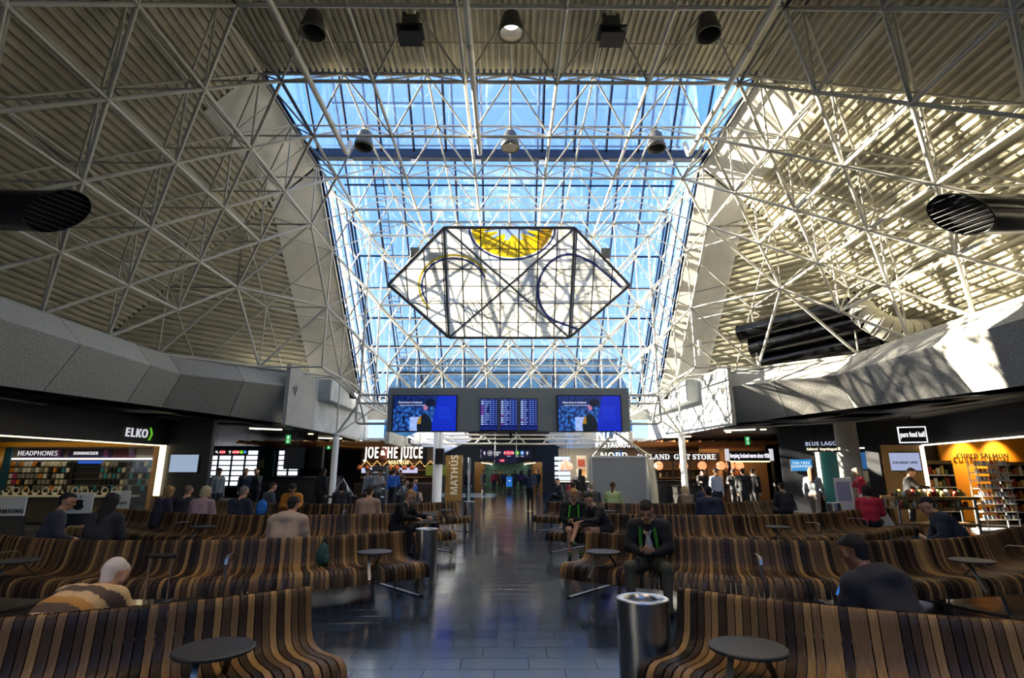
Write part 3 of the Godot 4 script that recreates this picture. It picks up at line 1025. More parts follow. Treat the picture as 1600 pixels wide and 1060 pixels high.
	for i in 6: bar.call(hexa[i], hexa[(i + 1) % 6], 0.1, "rim")
	bar.call(hexa[0], hexa[4], 0.085, "post"); bar.call(hexa[1], hexa[3], 0.085, "post")
	bar.call(hexa[0], hexa[3], 0.06, "cross_bar"); bar.call(hexa[1], hexa[4], 0.06, "cross_bar")
	for x in [-2.4, 2.4, 0.0]:
		var w = ST(true)
		var a = b * Vector3(x, H, 0)
		rod(w, a, Vector3(a.x, 2.53, a.z), 0.012, 0.012, 6)
		part(t, "suspension_rod", fin(w), M.steel)

func make_hung():
	# six downlights under the upper nodes, the middle ones lit
	var row = 0
	for z in [0.5, 2.5]:
		for i in 3:
			var p = LT(Vector3([-2.0, 0.0, 2.0][i], 0.42, z))
			var lit = i == 1
			var t = thing("downlight", "%s bell-shaped downlight hung %s in the %s row of the roof frame" % ["lit" if lit else "unlit dark", ["on the left", "in the middle", "on the right"][i], "front" if row == 0 else "rear"], "lamp", p)
			var s = ST(true)
			lathe(s, [Vector2(0.0, 0.0), Vector2(0.12, -0.01), Vector2(0.2, -0.08), Vector2(0.3, -0.5), Vector2(0.31, -0.62), Vector2(0.28, -0.62), Vector2(0.26, -0.5), Vector2(0.17, -0.12), Vector2(0.0, -0.1)], 24)
			part(t, "housing", fin(s), M.lamp_body)
			var d = ST()
			lathe(d, [Vector2(0, -0.3), Vector2(0.2, -0.3), Vector2(0.2, -0.31), Vector2(0, -0.31)], 20)
			part(t, "lens", fin(d), M.white_glow if lit else M.black_gloss)
			rod_part(t, "stem", Vector3(0, 0, 0), Vector3(0, 0.19, 0), 0.03, M.tube)
			if lit: lamp_light(t, Vector3(0, -0.34, 0), 0.2, 60.0, Color("#ffe2bd"), 8.0)
		row += 1
	# more of the same row behind the eye
	for q in [[-2.0, -2.5], [2.0, -2.5], [0.0, -1.5], [-2.0, -4.5], [2.0, -4.5]]:
		var p = LT(Vector3(q[0], 0.42, q[1]))
		var t = thing("downlight", "lit bell-shaped downlight over the near benches, %s side, %s" % ["left" if q[0] < 0 else ("right" if q[0] > 0 else "middle"), "overhead" if q[1] > -3 else "behind the viewer"], "lamp", p)
		var s = ST(true)
		lathe(s, [Vector2(0.0, 0.0), Vector2(0.12, -0.01), Vector2(0.2, -0.08), Vector2(0.3, -0.5), Vector2(0.31, -0.62), Vector2(0.28, -0.62), Vector2(0.26, -0.5), Vector2(0.17, -0.12), Vector2(0.0, -0.1)], 24)
		part(t, "housing", fin(s), M.lamp_body)
		var d = ST()
		lathe(d, [Vector2(0, -0.3), Vector2(0.2, -0.3), Vector2(0.2, -0.31), Vector2(0, -0.31)], 20)
		part(t, "lens", fin(d), M.white_glow)
		rod_part(t, "stem", Vector3(0, 0, 0), Vector3(0, 0.19, 0), 0.03, M.tube)
		lamp_light(t, Vector3(0, -0.34, 0), 0.2, 60.0, Color("#ffe2bd"), 8.0)
	for sx in [-1.0, 1.0]:
		# boxy loudspeaker on a yoke
		var p = LT(Vector3(sx * 1.02, 0.42, 0.55))
		var t = thing("loudspeaker", "grey box loudspeaker on a yoke under the flat ceiling, %s of the lit lamp" % ("left" if sx < 0 else "right"), "loudspeaker", p)
		rod_part(t, "stem", Vector3(0, 0.19, 0), Vector3(0, -0.1, 0), 0.04, M.tube)
		part(t, "cabinet", box(Vector3(0.42, 0.4, 0.4), 0.04), M.lamp_body, Vector3(0, -0.28, 0))
		part(t, "collar", box(Vector3(0.66, 0.07, 0.5), 0.02), M.charcoal, Vector3(0, -0.5, 0.05))
		var s = ST()
		var A = [Vector3(-0.2, -0.53, -0.15), Vector3(0.2, -0.53, -0.15), Vector3(0.2, -0.53, 0.2), Vector3(-0.2, -0.53, 0.2)]
		var Bq = A.map(func(v): return v * Vector3(1.45, 1, 1.4) + Vector3(0, -0.22, 0.06))
		for i in 4: quad(s, A[i], A[(i + 1) % 4], Bq[(i + 1) % 4], Bq[i])
		quad(s, A[0], A[1], A[2], A[3]); quad(s, Bq[3], Bq[2], Bq[1], Bq[0])
		part(t, "horn", fin(s), M.charcoal)
		for x in [-0.17, 0.17]: part(t, "knob", box(Vector3(0.1, 0.12, 0.12), 0.03), M.lamp_body, Vector3(x, -0.04, 0.1))
		# small grey loudspeaker panel beside the glass picture
		var q = single("speaker_panel", "small flat grey speaker panel %s of the stained glass" % ("left" if sx < 0 else "right"), "loudspeaker", box(Vector3(0.36, 0.42, 0.1), 0.01), M.lamp_body, W(sx * 3.78 + 0.02, 10.1, 20.3))
	# long pipes along the hall under the frame
	for q in [[-2.12, -2.2, "left"], [-0.4, -2.3, "middle"], [2.32, -2.3, "right"]]:
		var t = thing("pipe", "long grey pipe running under the flat ceiling, %s of the three" % q[2], "pipe")
		var s = ST(true)
		var a = LT(Vector3(q[0], -0.13, -6.5)); var b = LT(Vector3(q[0], -0.13, 2.2))
		path_tube(s, [a, b + Vector3(0, 0, 0.1), b + Vector3(0, 0.03, 0), b + Vector3(0, 0.6, -0.25)], 0.075, 10)
		part(t, "run", fin(s), M.tube)
		for k in 7:
			rod_part(t, "clamp", a.lerp(b, (k + 0.5) / 7.0) + Vector3(0, 0, 0.05), a.lerp(b, (k + 0.5) / 7.0) - Vector3(0, 0, 0.05), 0.088, M.tube_thin, 12)
	# air nozzles: big black pipes with slanted grilles, coming out over the ring beam
	for sx in [-1.0, 1.0]:
		var c = LT(Vector3(sx * 3.95, -1.93, 0.25))
		var t = thing("air_nozzle", "big black air duct with a slanted grille on the %s, above the concrete beam" % ("left" if sx < 0 else "right"), "air duct", c)
		var ax = Vector3(sx, -0.02, 0.06).normalized()
		var s = ST(true)
		var R = 0.42
		var f = frame_of(ax)
		var n = 28
		var rim = []
		for i in n + 1:
			var a = TAU * i / n
			var o = f.x * cos(a) * R + f.z * sin(a) * R
			# mouth cut on the slant, facing down and to the eye
			var k = (o.dot(Vector3(0, 1, 0)) * -0.95 + o.dot(Vector3(0, 0, 1)) * 0.5)
			rim.append(o + ax * k)
		for i in n:
			quad(s, rim[i], rim[i + 1], rim[i + 1] - ax * rim[i + 1].dot(ax) + ax * 3.7, rim[i] - ax * rim[i].dot(ax) + ax * 3.7)
		part(t, "pipe", fin(s), M.black_gloss)
		var e = ST(true)
		path_tube(e, rim.slice(0, n), 0.02, 6, true)
		part(t, "rim", fin(e), M.black_gloss)
		var cap = ST()
		for i in n: tri(cap, ax * 0.18, rim[i] * 0.97 + ax * 0.12, rim[i + 1] * 0.97 + ax * 0.12)
		part(t, "throat", fin(cap), M.black)
		var long = (rim[0] - rim[n / 2])
		for i in 9:
			var v = (i - 4) / 5.0
			# louvre blades across the mouth
			var a = []
			for j in n:
				if signf(rim[j].y / R - v) != signf(rim[j + 1].y / R - v): a.append(rim[j].lerp(rim[j + 1], (v * R - rim[j].y) / (rim[j + 1].y - rim[j].y)))
			if a.size() == 2: rod_part(t, "blade", a[0], a[1], 0.012, M.charcoal, 4)
	# bundle of black ducts with a cream elbow at the right roof corner
	var A = LT(Vector3(3.83, -1.9, 4.66)); var B = LT(Vector3(5.0, -1.78, 3.5))
	for i in 3:
		var dn = Vector3(0.40 * i, -0.62 * i, 0.05 * i)
		var t = thing("ventilation_duct", "%s of three shiny black ducts stacked at the right roof corner" % ["topmost", "middle", "lowest"][i], "air duct", Vector3.ZERO)
		var s = ST(true)
		var a = A + dn * Vector3(1, 1, 1); var b = B + dn
		var d = (b - a).normalized()
		rod(s, a, b, 0.36, 0.36, 24, false)
		part(t, "pipe", fin(s), M.black_gloss)
		var e = ST(true)
		var f = frame_of(d)
		var ring = []
		for k in 24: ring.append(a + (f.x * cos(TAU * k / 24) + f.z * sin(TAU * k / 24)) * 0.36)
		path_tube(e, ring, 0.02, 6, true)
		part(t, "rim", fin(e), M.black_gloss)
		rod_part(t, "throat", a + d * 0.1, a + d * 0.12, 0.35, M.black, 24)
	var t = thing("elbow_duct", "cream segmented elbow duct beside the black ducts above the right beam", "air duct")
	var path = []
	for i in 9:
		var a = PI * 0.62 * i / 8.0
		path.append(LT(Vector3(5.05, -1.75, 3.5)) + Vector3(1.2 * (1.0 - cos(a)), -0.25 - 0.95 * sin(a), 0.5 * sin(a) + 0.3))
	for i in 8:
		var s = ST(true)
		rod(s, path[i], path[i + 1], 0.42, 0.42, 20, false)
		part(t, "segment", fin(s), M.white_panel)
		var f = frame_of(path[i + 1] - path[i])
		var e = ST(true)
		var ring = []
		for k in 20: ring.append(path[i] + (f.x * cos(TAU * k / 20) + f.z * sin(TAU * k / 20)) * 0.425)
		path_tube(e, ring, 0.012, 5, true)
		part(t, "seam", fin(e), M.white_panel)
	# two small white sensor boxes on the right white panel
	for i in 2:
		single("sensor_box", "small white sensor box on the right roof panel, the %s of two" % ["upper", "lower"][i], "sensor", box(Vector3(0.16, 0.26, 0.16), 0.02), M.white, LT(Vector3(3.34, -1.93 - i * 0.17, 5.2)))
	# maintenance ladder lying on the outside of the end glass
	var lad = thing("ladder", "dark maintenance ladder lying on the outside of the end glass at left", "ladder")
	for x in [-2.52, -2.36]:
		rod_part(lad, "rail", LT(Vector3(x, 1.2, 6.22 - 1.2)), LT(Vector3(x + 0.1, -2.4, 6.22 + 2.4)), 0.03, M.mullion, 6)
	for i in 40:
		var y = 1.15 - i * 0.09
		rod_part(lad, "rung", LT(Vector3(-2.52 + 0.1 * i / 40.0, y, 6.22 - y)), LT(Vector3(-2.36 + 0.1 * i / 40.0, y, 6.22 - y)), 0.018, M.mullion, 5)
	var hp = ST(true)
	for x in [-2.52, -2.36]:
		var pts = []
		for i in 9: pts.append(LT(Vector3(x, 1.2, 5.02)) + Vector3(0, 0.3 * sin(PI * i / 8.0), 0.3 - 0.3 * cos(PI * i / 8.0)))
		path_tube(hp, pts, 0.03, 6)
	part(lad, "hoop", fin(hp), M.mullion)

func lamp_light(parent, at, size, cone, col, energy, towards = Vector3(0, -1, 0)):
	var l = SpotLight3D.new()
	l.name = numbered("lamp_light", parent)
	parent.add_child(l)
	l.position = at
	l.basis = Basis.looking_at(towards, Vector3.FORWARD if absf(towards.y) > 0.9 else Vector3.UP)
	l.spot_angle = cone
	l.spot_range = 60.0
	l.light_size = size
	l.light_color = col
	l.light_energy = energy
	l.shadow_enabled = true
	return l

func area(parent, at, size, col, energy, towards = Vector3(0, -1, 0)):
	var l = AreaLight3D.new()
	l.name = numbered("area_light", parent)
	parent.add_child(l)
	l.position = at
	l.basis = Basis.looking_at(towards, Vector3.FORWARD if absf(towards.y) > 0.9 else Vector3.UP)
	l.area_size = size
	l.light_color = col
	l.light_energy = energy
	l.shadow_enabled = true
	return l

# ---------- shops and the far hall ----------
const ORD := ["first", "second", "third", "fourth", "fifth", "sixth", "seventh", "eighth", "ninth", "tenth", "eleventh", "twelfth", "thirteenth", "fourteenth", "fifteenth", "sixteenth"]
func letters(parent, called, text, size, at, turn, m, bold = true, face = "Droid Sans"):
	return part(parent, called, word(text, size, 0.02, face, bold), m, at, Basis(Vector3.UP, turn))

func pill(parent, called, x, y, w, h, m, z = 0.03):
	var s = ST()
	var n = 10
	var pts = []
	for i in n + 1:
		var a = -PI / 2 + PI * i / n
		pts.append(Vector3(w * 0.5 - h * 0.5 + cos(a) * h * 0.5, sin(a) * h * 0.5, 0))
	for i in n + 1:
		var a = PI / 2 + PI * i / n
		pts.append(Vector3(-w * 0.5 + h * 0.5 + cos(a) * h * 0.5, sin(a) * h * 0.5, 0))
	poly_slab(s, pts, Vector3(0, 0, 0.01))
	return part(parent, called, fin(s), m, Vector3(x, y, z))

func arrow(parent, x, y, h, deg, m, z = 0.035):
	var s = ST()
	bx(s, Vector3(0, -h * 0.15, 0), Vector3(h * 0.2, h * 0.7, 0.01))
	poly_slab(s, [Vector3(-h * 0.38, h * 0.05, 0), Vector3(0, h * 0.5, 0), Vector3(h * 0.38, h * 0.05, 0)], Vector3(0, 0, 0.01))
	return part(parent, "arrow", fin(s), m, Vector3(x, y, z), Basis(Vector3.FORWARD, deg_to_rad(deg)))

func make_far_hall():
	# centre: raised ceiling strip with white louvres leaning down on both sides, a white truss across, end wall with an opening
	var c = struct("ceiling")
	part(c, "middle_ceiling", slab([W(-3.1, 4.55, 30.9), W(3.1, 4.55, 30.9), W(3.1, 4.55, 49), W(-3.1, 4.55, 49)], Vector3(0, 0.15, 0)), M.charcoal)
	part(c, "upstand", slab([W(-8.2, 4.5, 31.0), W(8.2, 4.5, 31.0), W(8.2, 5.4, 31.0), W(-8.2, 5.4, 31.0)], Vector3(0, 0, -0.1)), M.white_panel)
	for sx in [-1.0, 1.0]:
		part(c, "side_ceiling", slab([W(sx * 5.6, 3.2, 31), W(sx * 9, 3.2, 31), W(sx * 9, 3.2, 49), W(sx * 5.6, 3.2, 49)], Vector3(0, 0.3, 0)), M.pale_panel)
		part(c, "edge_beam", slab([W(sx * 5.6, 2.95, 26), W(sx * 5.6, 3.5, 26), W(sx * 5.6, 3.5, 49), W(sx * 5.6, 2.95, 49)], Vector3(sx * 0.2, 0, 0)), M.white_panel)
		var lv = thing("louvre_screen", "white louvres leaning over the far passage, %s side" % ("left" if sx < 0 else "right"), "louvres")
		for i in 38:
			var d = 31.3 + i * 0.46
			var a = W(sx * 3.15, 4.45, d); var b = W(sx * 5.55, 3.3, d)
			var s = ST()
			bx(s, Vector3.ZERO, Vector3((b - a).length(), 0.22, 0.03), 0.004, Basis((b - a).normalized(), ((b - a).normalized()).cross(Vector3(0, 0, 1)).normalized(), Vector3(0, 0, 1)).rotated((b - a).normalized(), 0.5))
			part(lv, "blade", fin(s), M.white, (a + b) * 0.5)
		for q in [[3.15, 4.45], [4.35, 3.87], [5.55, 3.3]]: rod_part(lv, "rail", W(sx * q[0], q[1], 31.2), W(sx * q[0], q[1], 48.8), 0.06, M.white)
		part(c, "roof_pane", slab([W(sx * 3.1, 4.75, 31), W(sx * 5.7, 3.55, 31), W(sx * 5.7, 3.55, 49), W(sx * 3.1, 4.75, 49)], Vector3(0, 0.012, 0)), M.glass)
	var tr = thing("roof_truss", "white tubular truss crossing the far passage below the screens", "truss")
	for y in [3.28, 3.57, 3.8]: rod_part(tr, "chord", W(-5.6, y, 33), W(5.6, y, 33), 0.05, M.white)
	for i in 10:
		var x = -5.0 + i * 1.0
		rod_part(tr, "diagonal", W(x, 3.28, 33), W(x + (0.5 if i % 2 else -0.5), 3.8, 33), 0.04, M.white)
	var e = struct("wall_far")
	part(e, "wall_face", slab([W(-9, 2.5, 48), W(9, 2.5, 48), W(9, 4.6, 48), W(-9, 4.6, 48)], Vector3(0, 0, -0.3)), M.charcoal)
	for sx in [-1.0, 1.0]: part(e, "wall_face", slab([W(sx * 2.9, 0, 48), W(sx * 9, 0, 48), W(sx * 9, 2.5, 48), W(sx * 2.9, 2.5, 48)], Vector3(0, 0, -0.3)), M.charcoal)
	# passage beyond, wood lined and warmly lit
	var ps = struct("wall_passage")
	for sx in [-1.0, 1.0]:
		part(ps, "lining", slab([W(sx * 2.9, 0, 48.3), W(sx * 2.2, 0, 62), W(sx * 2.2, 2.6, 62), W(sx * 2.9, 2.6, 48.3)], Vector3(sx * 0.1, 0, 0)), M.oak)
		var ls = wall_piece(ps, "light_strip", sx * 2.3, 48.6, sx * 1.7, 58, 2.42, 2.46, 0.12, M.warm)
	part(ps, "ceiling_face", slab([W(-3, 2.56, 48.3), W(3, 2.56, 48.3), W(3, 2.56, 62), W(-3, 2.56, 62)], Vector3(0, 0.1, 0)), M.charcoal)
	part(ps, "end_face", slab([W(-3, 0, 62), W(3, 0, 62), W(3, 2.6, 62), W(-3, 2.6, 62)], Vector3(0, 0, -0.1)), M.charcoal)
	area(ps, W(0, 2.4, 53), Vector2(3.0, 8.0), Color("#ffce96"), 2.5)
	var sh = thing("lit_shop_sign", "small glowing white shop sign at the end of the passage", "sign", W(0.1, 2.0, 60))
	part(sh, "panel", box(Vector3(2.4, 0.4, 0.1), 0.01), M.black)
	letters(sh, "lettering", "DUTY FREE", 0.22, Vector3(0, 0, 0.055), 0, glow("#fff6e0", 0.90))
	# overhead direction sign on two white poles
	var sg = thing("direction_sign", "blue overhead direction sign with gate numbers before the far passage", "sign", W(-0.19, 0, 38))
	part(sg, "panel", box(Vector3(3.4, 0.58, 0.1), 0.01), mat("#141a5c", 0.5), Vector3(0, 2.86, 0))
	part(sg, "lower_panel", box(Vector3(1.55, 0.34, 0.1), 0.01), mat("#141a5c", 0.5), Vector3(0, 2.4, 0))
	var wg = glow("#ffffff", 0.41); var rg = glow("#e0204a", 0.45); var gg = glow("#6fd42a", 0.41); var bg = glow("#3f8fe6", 0.41)
	arrow(sg, -1.45, 2.9, 0.24, 0, wg, 0.06); arrow(sg, 1.45, 2.9, 0.24, 0, wg, 0.06)
	pill(sg, "plane_symbol", -1.08, 2.9, 0.32, 0.32, wg, 0.05)
	pill(sg, "plane_symbol", -1.08, 2.9, 0.28, 0.28, mat("#141a5c", 0.5), 0.056)
	arrow(sg, -1.08, 2.9, 0.2, 60, wg, 0.068)
	letters(sg, "lettering", "Gates", 0.13, Vector3(-0.6, 2.96, 0.055), 0, wg)
	letters(sg, "lettering", "Hlið", 0.13, Vector3(-0.66, 2.8, 0.055), 0, wg)
	pill(sg, "gate_pill", 0.2, 2.92, 0.7, 0.28, rg, 0.05)
	letters(sg, "lettering", "A 11-16", 0.15, Vector3(0.2, 2.92, 0.065), 0, wg)
	pill(sg, "green_dot", 0.76, 2.92, 0.28, 0.28, gg, 0.05)
	pill(sg, "blue_dot", 1.11, 2.92, 0.28, 0.28, bg, 0.05)
	letters(sg, "lettering", "E", 0.15, Vector3(0.76, 2.92, 0.065), 0, wg); letters(sg, "lettering", "D", 0.15, Vector3(1.11, 2.92, 0.065), 0, wg)
	letters(sg, "lettering", "10 min", 0.06, Vector3(0.2, 2.7, 0.055), 0, wg); letters(sg, "lettering", "5 min", 0.06, Vector3(0.76, 2.7, 0.055), 0, wg); letters(sg, "lettering", "8 min", 0.06, Vector3(1.11, 2.7, 0.055), 0, wg)
	pill(sg, "gate_pill", -0.25, 2.41, 0.36, 0.18, rg, 0.05)
	letters(sg, "lettering", "1-4", 0.1, Vector3(-0.25, 2.41, 0.065), 0, wg)
	for x in [-0.72, 0.72]: rod_part(sg, "pole", Vector3(x, 2.6, 0.08), Vector3(x, 4.55, 0.08), 0.03, M.white)
	var bs = thing("totem_sign", "small bright blue totem sign on the floor of the far passage", "sign", W(0.06, 0, 44))
	part(bs, "panel", box(Vector3(0.46, 0.75, 0.08), 0.01), glow("#1f78d8", 0.36), Vector3(0, 0.92, 0))
	arrow(bs, 0, 1.0, 0.2, 90, wg, 0.05)
	part(bs, "foot", box(Vector3(0.4, 0.54, 0.1), 0.01), M.charcoal, Vector3(0, 0.27, 0))
	# big round white columns of the far hall
	for q in [[-3.75, 29.6, "left"], [3.9, 36.0, "right"]]:
		var s = ST(true)
		lathe(s, [Vector2(0.27, 0), Vector2(0.27, 0.1), Vector2(0.25, 0.12), Vector2(0.25, 4.4), Vector2(0, 4.4)], 24)
		single("column", "thick white round column in the far hall, %s of the aisle" % q[2], "column", fin(s), M.white, W(q[0], 0, q[1]))
	# neighbouring wing seen through the end glass
	var nb = thing("neighbour_wing", "teal clad terminal wing outside, seen through the foot of the end glass", "building", W(0, 0, 58))
	var teal = tri_map(mat("#5fa9c4", 0.5), M.tile.albedo_texture, 0.2)
	var s = ST()
	poly_slab(s, [Vector3(-13, 0, 0), Vector3(13, 0, 0), Vector3(13, 9.5, 0), Vector3(11.6, 13.3, 0), Vector3(-11.6, 13.3, 0), Vector3(-13, 9.5, 0)], Vector3(0, 0, -8))
	part(nb, "wall", fin(s), teal)
	for y in [10.2, 11.2, 12.2]: part(nb, "cladding_band", box(Vector3(24.5 - (y - 9.5) * 0.7, 0.12, 0.1)), mat("#3a7890", 0.5), Vector3(0, y, 0.06))
	part(nb, "parapet", box(Vector3(23.6, 0.25, 0.6), 0.02), mat("#24485a", 0.5), Vector3(0, 13.4, 0))
	for x in [-9.0, -7.6, -4.2, 3.8, 5.0, 8.5]: part(nb, "window", box(Vector3(0.7, 1.3, 0.1), 0.01), mat("#16323f", 0.2), Vector3(x, 11.3, 0.08))

func make_left_shops():
	# electronics shop: dark fascia under the ring beam, lit opening
	var t = thing("electronics_shop", "dark electronics shop front with white letters and a green chevron, far left", "shop front")
	wall_piece(t, "fascia", -12.9, 8.0, -11.5, 18.8, 2.52, 3.36, 0.2, M.fascia)
	wall_piece(t, "end_pier", -11.5, 18.8, -9.95, 18.75, 0, 3.36, 0.2, M.charcoal)
	wall_piece(t, "near_pier", -12.75, 12.2, -12.45, 13.2, 0, 2.52, 0.2, M.fascia)
	var strip = glow("#ffe9b8", 1.80)
	wall_piece(t, "light_strip", -12.32, 13.2, -11.58, 18.6, 2.49, 2.52, 0.06, strip)
	wall_piece(t, "light_strip", -11.60, 18.6, -11.42, 18.62, 0.9, 2.52, 0.05, strip)
	wall_piece(t, "shop_pane", -11.75, 17.3, -11.52, 18.6, 0.05, 2.48, 0.02, M.shop_glass)
	var turn = PI / 2 - 0.13
	letters(t, "lettering", "ELKO", 0.27, W(-11.58, 2.83, 17.3), turn, glow("#f4f6ff", 0.32))
	var ch = ST()
	for q in [[-1, 0.0], [1, 0.0]]:
		poly_slab(ch, [Vector3(0, 0.2 * q[0], 0), Vector3(0.06, 0.2 * q[0], 0), Vector3(0.16, 0, 0), Vector3(0.09, 0, 0)], Vector3(0, 0, 0.02))
	part(t, "chevron", fin(ch), glow("#7be03a", 0.27), W(-11.5, 2.83, 17.75), Basis(Vector3.UP, turn))
	var scr = part(t, "screen_frame", box(Vector3(0.98, 0.62, 0.06), 0.01), M.black, W(-10.74, 1.93, 18.62))
	part(scr, "display_panel", screen_quad(0.92, 0.56), glow("#9fb2cc", 0.41), Vector3(0, 0, 0.032))
	# interior
	var iw = struct("wall_shop_back")
	wall_piece(iw, "wall_face", -21.5, 20.8, -11.4, 20.8, 0, 3.3, 0.1, mat("#5a5648", 0.7))
	wall_piece(iw, "side_face", -11.3, 18.9, -11.3, 20.8, 0, 3.3, 0.1, mat("#4b5340", 0.7))
	area(iw, W(-15.2, 3.25, 17.4), Vector2(6.0, 5.0), Color("#ffeccb"), 1.6)
	part(iw, "ceiling_lamp", box(Vector3(5.0, 0.04, 0.3)), glow("#ffefcf", 0.90), W(-15.4, 3.28, 19.6))
	var pf = thing("portal_frame", "mustard yellow portal frame around the headphone wall", "frame", W(-15.6, 0, 20.35))
	part(pf, "head", box(Vector3(5.9, 0.16, 0.25), 0.01), mat("#c98a16", 0.5), Vector3(0, 2.62, 0))
	for x in [-2.85, 2.85]: part(pf, "jamb", box(Vector3(0.17, 2.54, 0.25), 0.01), mat("#c98a16", 0.5), Vector3(x, 1.27, 0))
	part(pf, "teal_reveal", box(Vector3(0.25, 2.5, 0.05)), mat("#16556a", 0.6), Vector3(-2.55, 1.25, -0.05))
	var bn = [["HEADPHONES", -17.1, 1.6, "#2a1a44"], ["SENNHEISER", -15.35, 1.6, "#20184a"], ["", -14.1, 0.75, "#4a2038"], ["", -13.25, 0.8, "#8a836c"]]
	for q in bn:
		var b = thing("banner_board", ("printed banner board reading %s above the display wall" % q[0].to_lower() if q[0] == "HEADPHONES" else ("dark purple banner board with a white wordmark, right of the headphones banner" if q[0] else ("plum banner board with a pale figure above the display wall" if q[2] < 0.78 else "beige banner board at the right end of the display wall"))), "banner", W(q[1], 2.32, 20.6))
		part(b, "board", box(Vector3(q[2], 0.32, 0.04), 0.005), mat(q[3], 0.5))
		if q[0]: letters(b, "lettering", q[0], 0.17 if q[0] == "HEADPHONES" else 0.11, Vector3(-0.15, 0, 0.022), 0, glow("#ffffff", 0.36), q[0] != "HEADPHONES")
		part(b, "emblem", box(Vector3(0.16, 0.26, 0.01)), mat("#7a4a86", 0.5), Vector3(q[2] * 0.36, 0, 0.022))
	var dw = thing("display_wall", "dark pegboard wall with a white light bar, hung with packages", "display wall", W(-15.6, 0, 20.62))
	part(dw, "pegboard", box(Vector3(5.5, 1.6, 0.06)), mat("#1a1916", 0.7), Vector3(0, 1.3, 0))
	part(dw, "light_bar", box(Vector3(5.4, 0.05, 0.06)), glow("#fff3e0", 1.80), Vector3(0, 2.12, 0.06))
	part(dw, "blue_header", box(Vector3(0.9, 0.1, 0.05)), glow("#2a5fd0", 0.36), Vector3(0.35, 2.0, 0.06))
	for r in 5: part(dw, "rail", box(Vector3(5.3, 0.02, 0.03)), M.alu, Vector3(0, 2.03 - r * 0.21, 0.05))
	var tones = {"pink": "#c23a70", "cream": "#cfc8a2", "grey": "#8d8a7c", "orange": "#e08a2a", "teal": "#2c8a94", "black": "#1a1a1c", "red": "#c8281e", "white": "#e8e4d4"}
	var order = ["pink", "cream", "grey", "orange", "white", "black", "grey", "cream", "teal", "black", "red", "teal"]
	var mm = {}
	for k in tones: mm[k] = mat(tones[k], 0.5)
	var rr = RandomNumberGenerator.new()
	rr.seed = 5
	for r in 5:
		for c in 34:
			var x = -18.15 + c * 0.155
			if absf(x + 15.25) < 0.45 and r < 4: continue
			var k = order[(c / 3 + rr.randi() % 5) % 12] if c < 17 else ["black", "teal", "cream", "black", "grey"][rr.randi() % 5]
			var p = part(self, "hanging_package", box(Vector3(0.11, 0.16, 0.07), 0.008), mm[k], W(x + rr.randf_range(-0.01, 0.01), 1.93 - r * 0.21, 20.5))
			tag(p, "small %s package in the %s row of the headphone wall, %s half" % [k, ["top", "second", "third", "fourth", "bottom"][r], "left" if c < 17 else "right"], "package", "packages on the headphone wall")
	var ct = thing("shop_counter", "long pale counter with demo devices in the electronics shop", "counter", W(-15.4, 0, 19.3))
	part(ct, "top", box(Vector3(5.4, 0.06, 0.7), 0.01), mat("#e2dcc8", 0.4), Vector3(0, 0.86, 0))
	part(ct, "body", box(Vector3(5.2, 0.8, 0.5), 0.01), mat("#4a463c", 0.6), Vector3(0, 0.42, 0))
	for i in 16:
		var x = -17.9 + i * 0.33
		var d = thing("demo_headphones", "over-ear headphones on a stand on the shop counter, %s from the left" % ORD[i], "headphones", W(x, 0.89, 19.2), 0.3, "headphones on the shop counter")
		var s = ST(true)
		var pts = []
		for k in 9: pts.append(Vector3(0.085 * cos(PI * k / 8.0), 0.16 + 0.1 * sin(PI * k / 8.0), 0))
		path_tube(s, pts, 0.014, 6)
		part(d, "headband", fin(s), mm["white"] if i % 3 else mm["black"])
		for e in [-1, 1]: part(d, "ear_cup", box(Vector3(0.04, 0.1, 0.09), 0.015), mm["cream"], Vector3(e * 0.085, 0.12, 0))
		part(d, "stand", box(Vector3(0.12, 0.1, 0.12), 0.02), mm["white"], Vector3(0, 0.05, 0))
	# three brand plates standing at the shop front
	var plates = [["SAMSUNG", -13.05, 15.0, 0.76, 0.48], ["", -12.45, 16.6, 0.72, 0.58], ["beats", -11.98, 17.6, 0.58, 0.62]]
	for i in 3:
		var q = plates[i]
		var p = thing("brand_plate", ["white plate with bold black lettering at the shop front, leftmost", "white plate with a black fruit emblem between the two lettered plates", "white plate with a round black emblem and small lettering, rightmost"][i], "sign", W(q[1], 0, q[2]), 0.15)
		part(p, "plate", box(Vector3(q[3], q[4], 0.05), 0.01), mat("#d8dcdc", 0.5), Vector3(0, 0.78, 0))
		part(p, "stand", box(Vector3(q[3] * 0.9, 0.54, 0.2), 0.01), M.charcoal, Vector3(0, 0.27, -0.1))
		var ink = mat("#0c0c0e", 0.6)
		if i == 0: letters(p, "lettering", "SAMSUNG", 0.1, Vector3(0.04, 0.66, 0.03), 0, ink)
		elif i == 2:
			pill(p, "emblem", -0.14, 0.74, 0.13, 0.13, ink, 0.028)
			letters(p, "lettering", "b", 0.08, Vector3(-0.14, 0.745, 0.042), 0, mat("#d8dcdc", 0.5))
			letters(p, "lettering", "beats", 0.09, Vector3(0.07, 0.74, 0.03), 0, ink)
		else:
			var s = ST()
			var pts = []
			for k in 28:
				var a = TAU * k / 28.0
				var rad = 0.16 * (1.0 - 0.10 * absf(sin(a)) * (1.0 if sin(a) > 0 else 0.6) + 0.07 * absf(cos(a)) + (-0.05 if absf(a - PI / 2) < 0.3 else 0.0))
				var v = Vector2(rad * cos(a), rad * sin(a))
				var bite = v - Vector2(0.2, 0.03)
				if bite.length() < 0.1: v = Vector2(0.2, 0.03) + bite.normalized() * 0.1
				pts.append(v)
			var pk = PackedVector2Array(pts)
			var tr = Geometry2D.triangulate_polygon(pk)
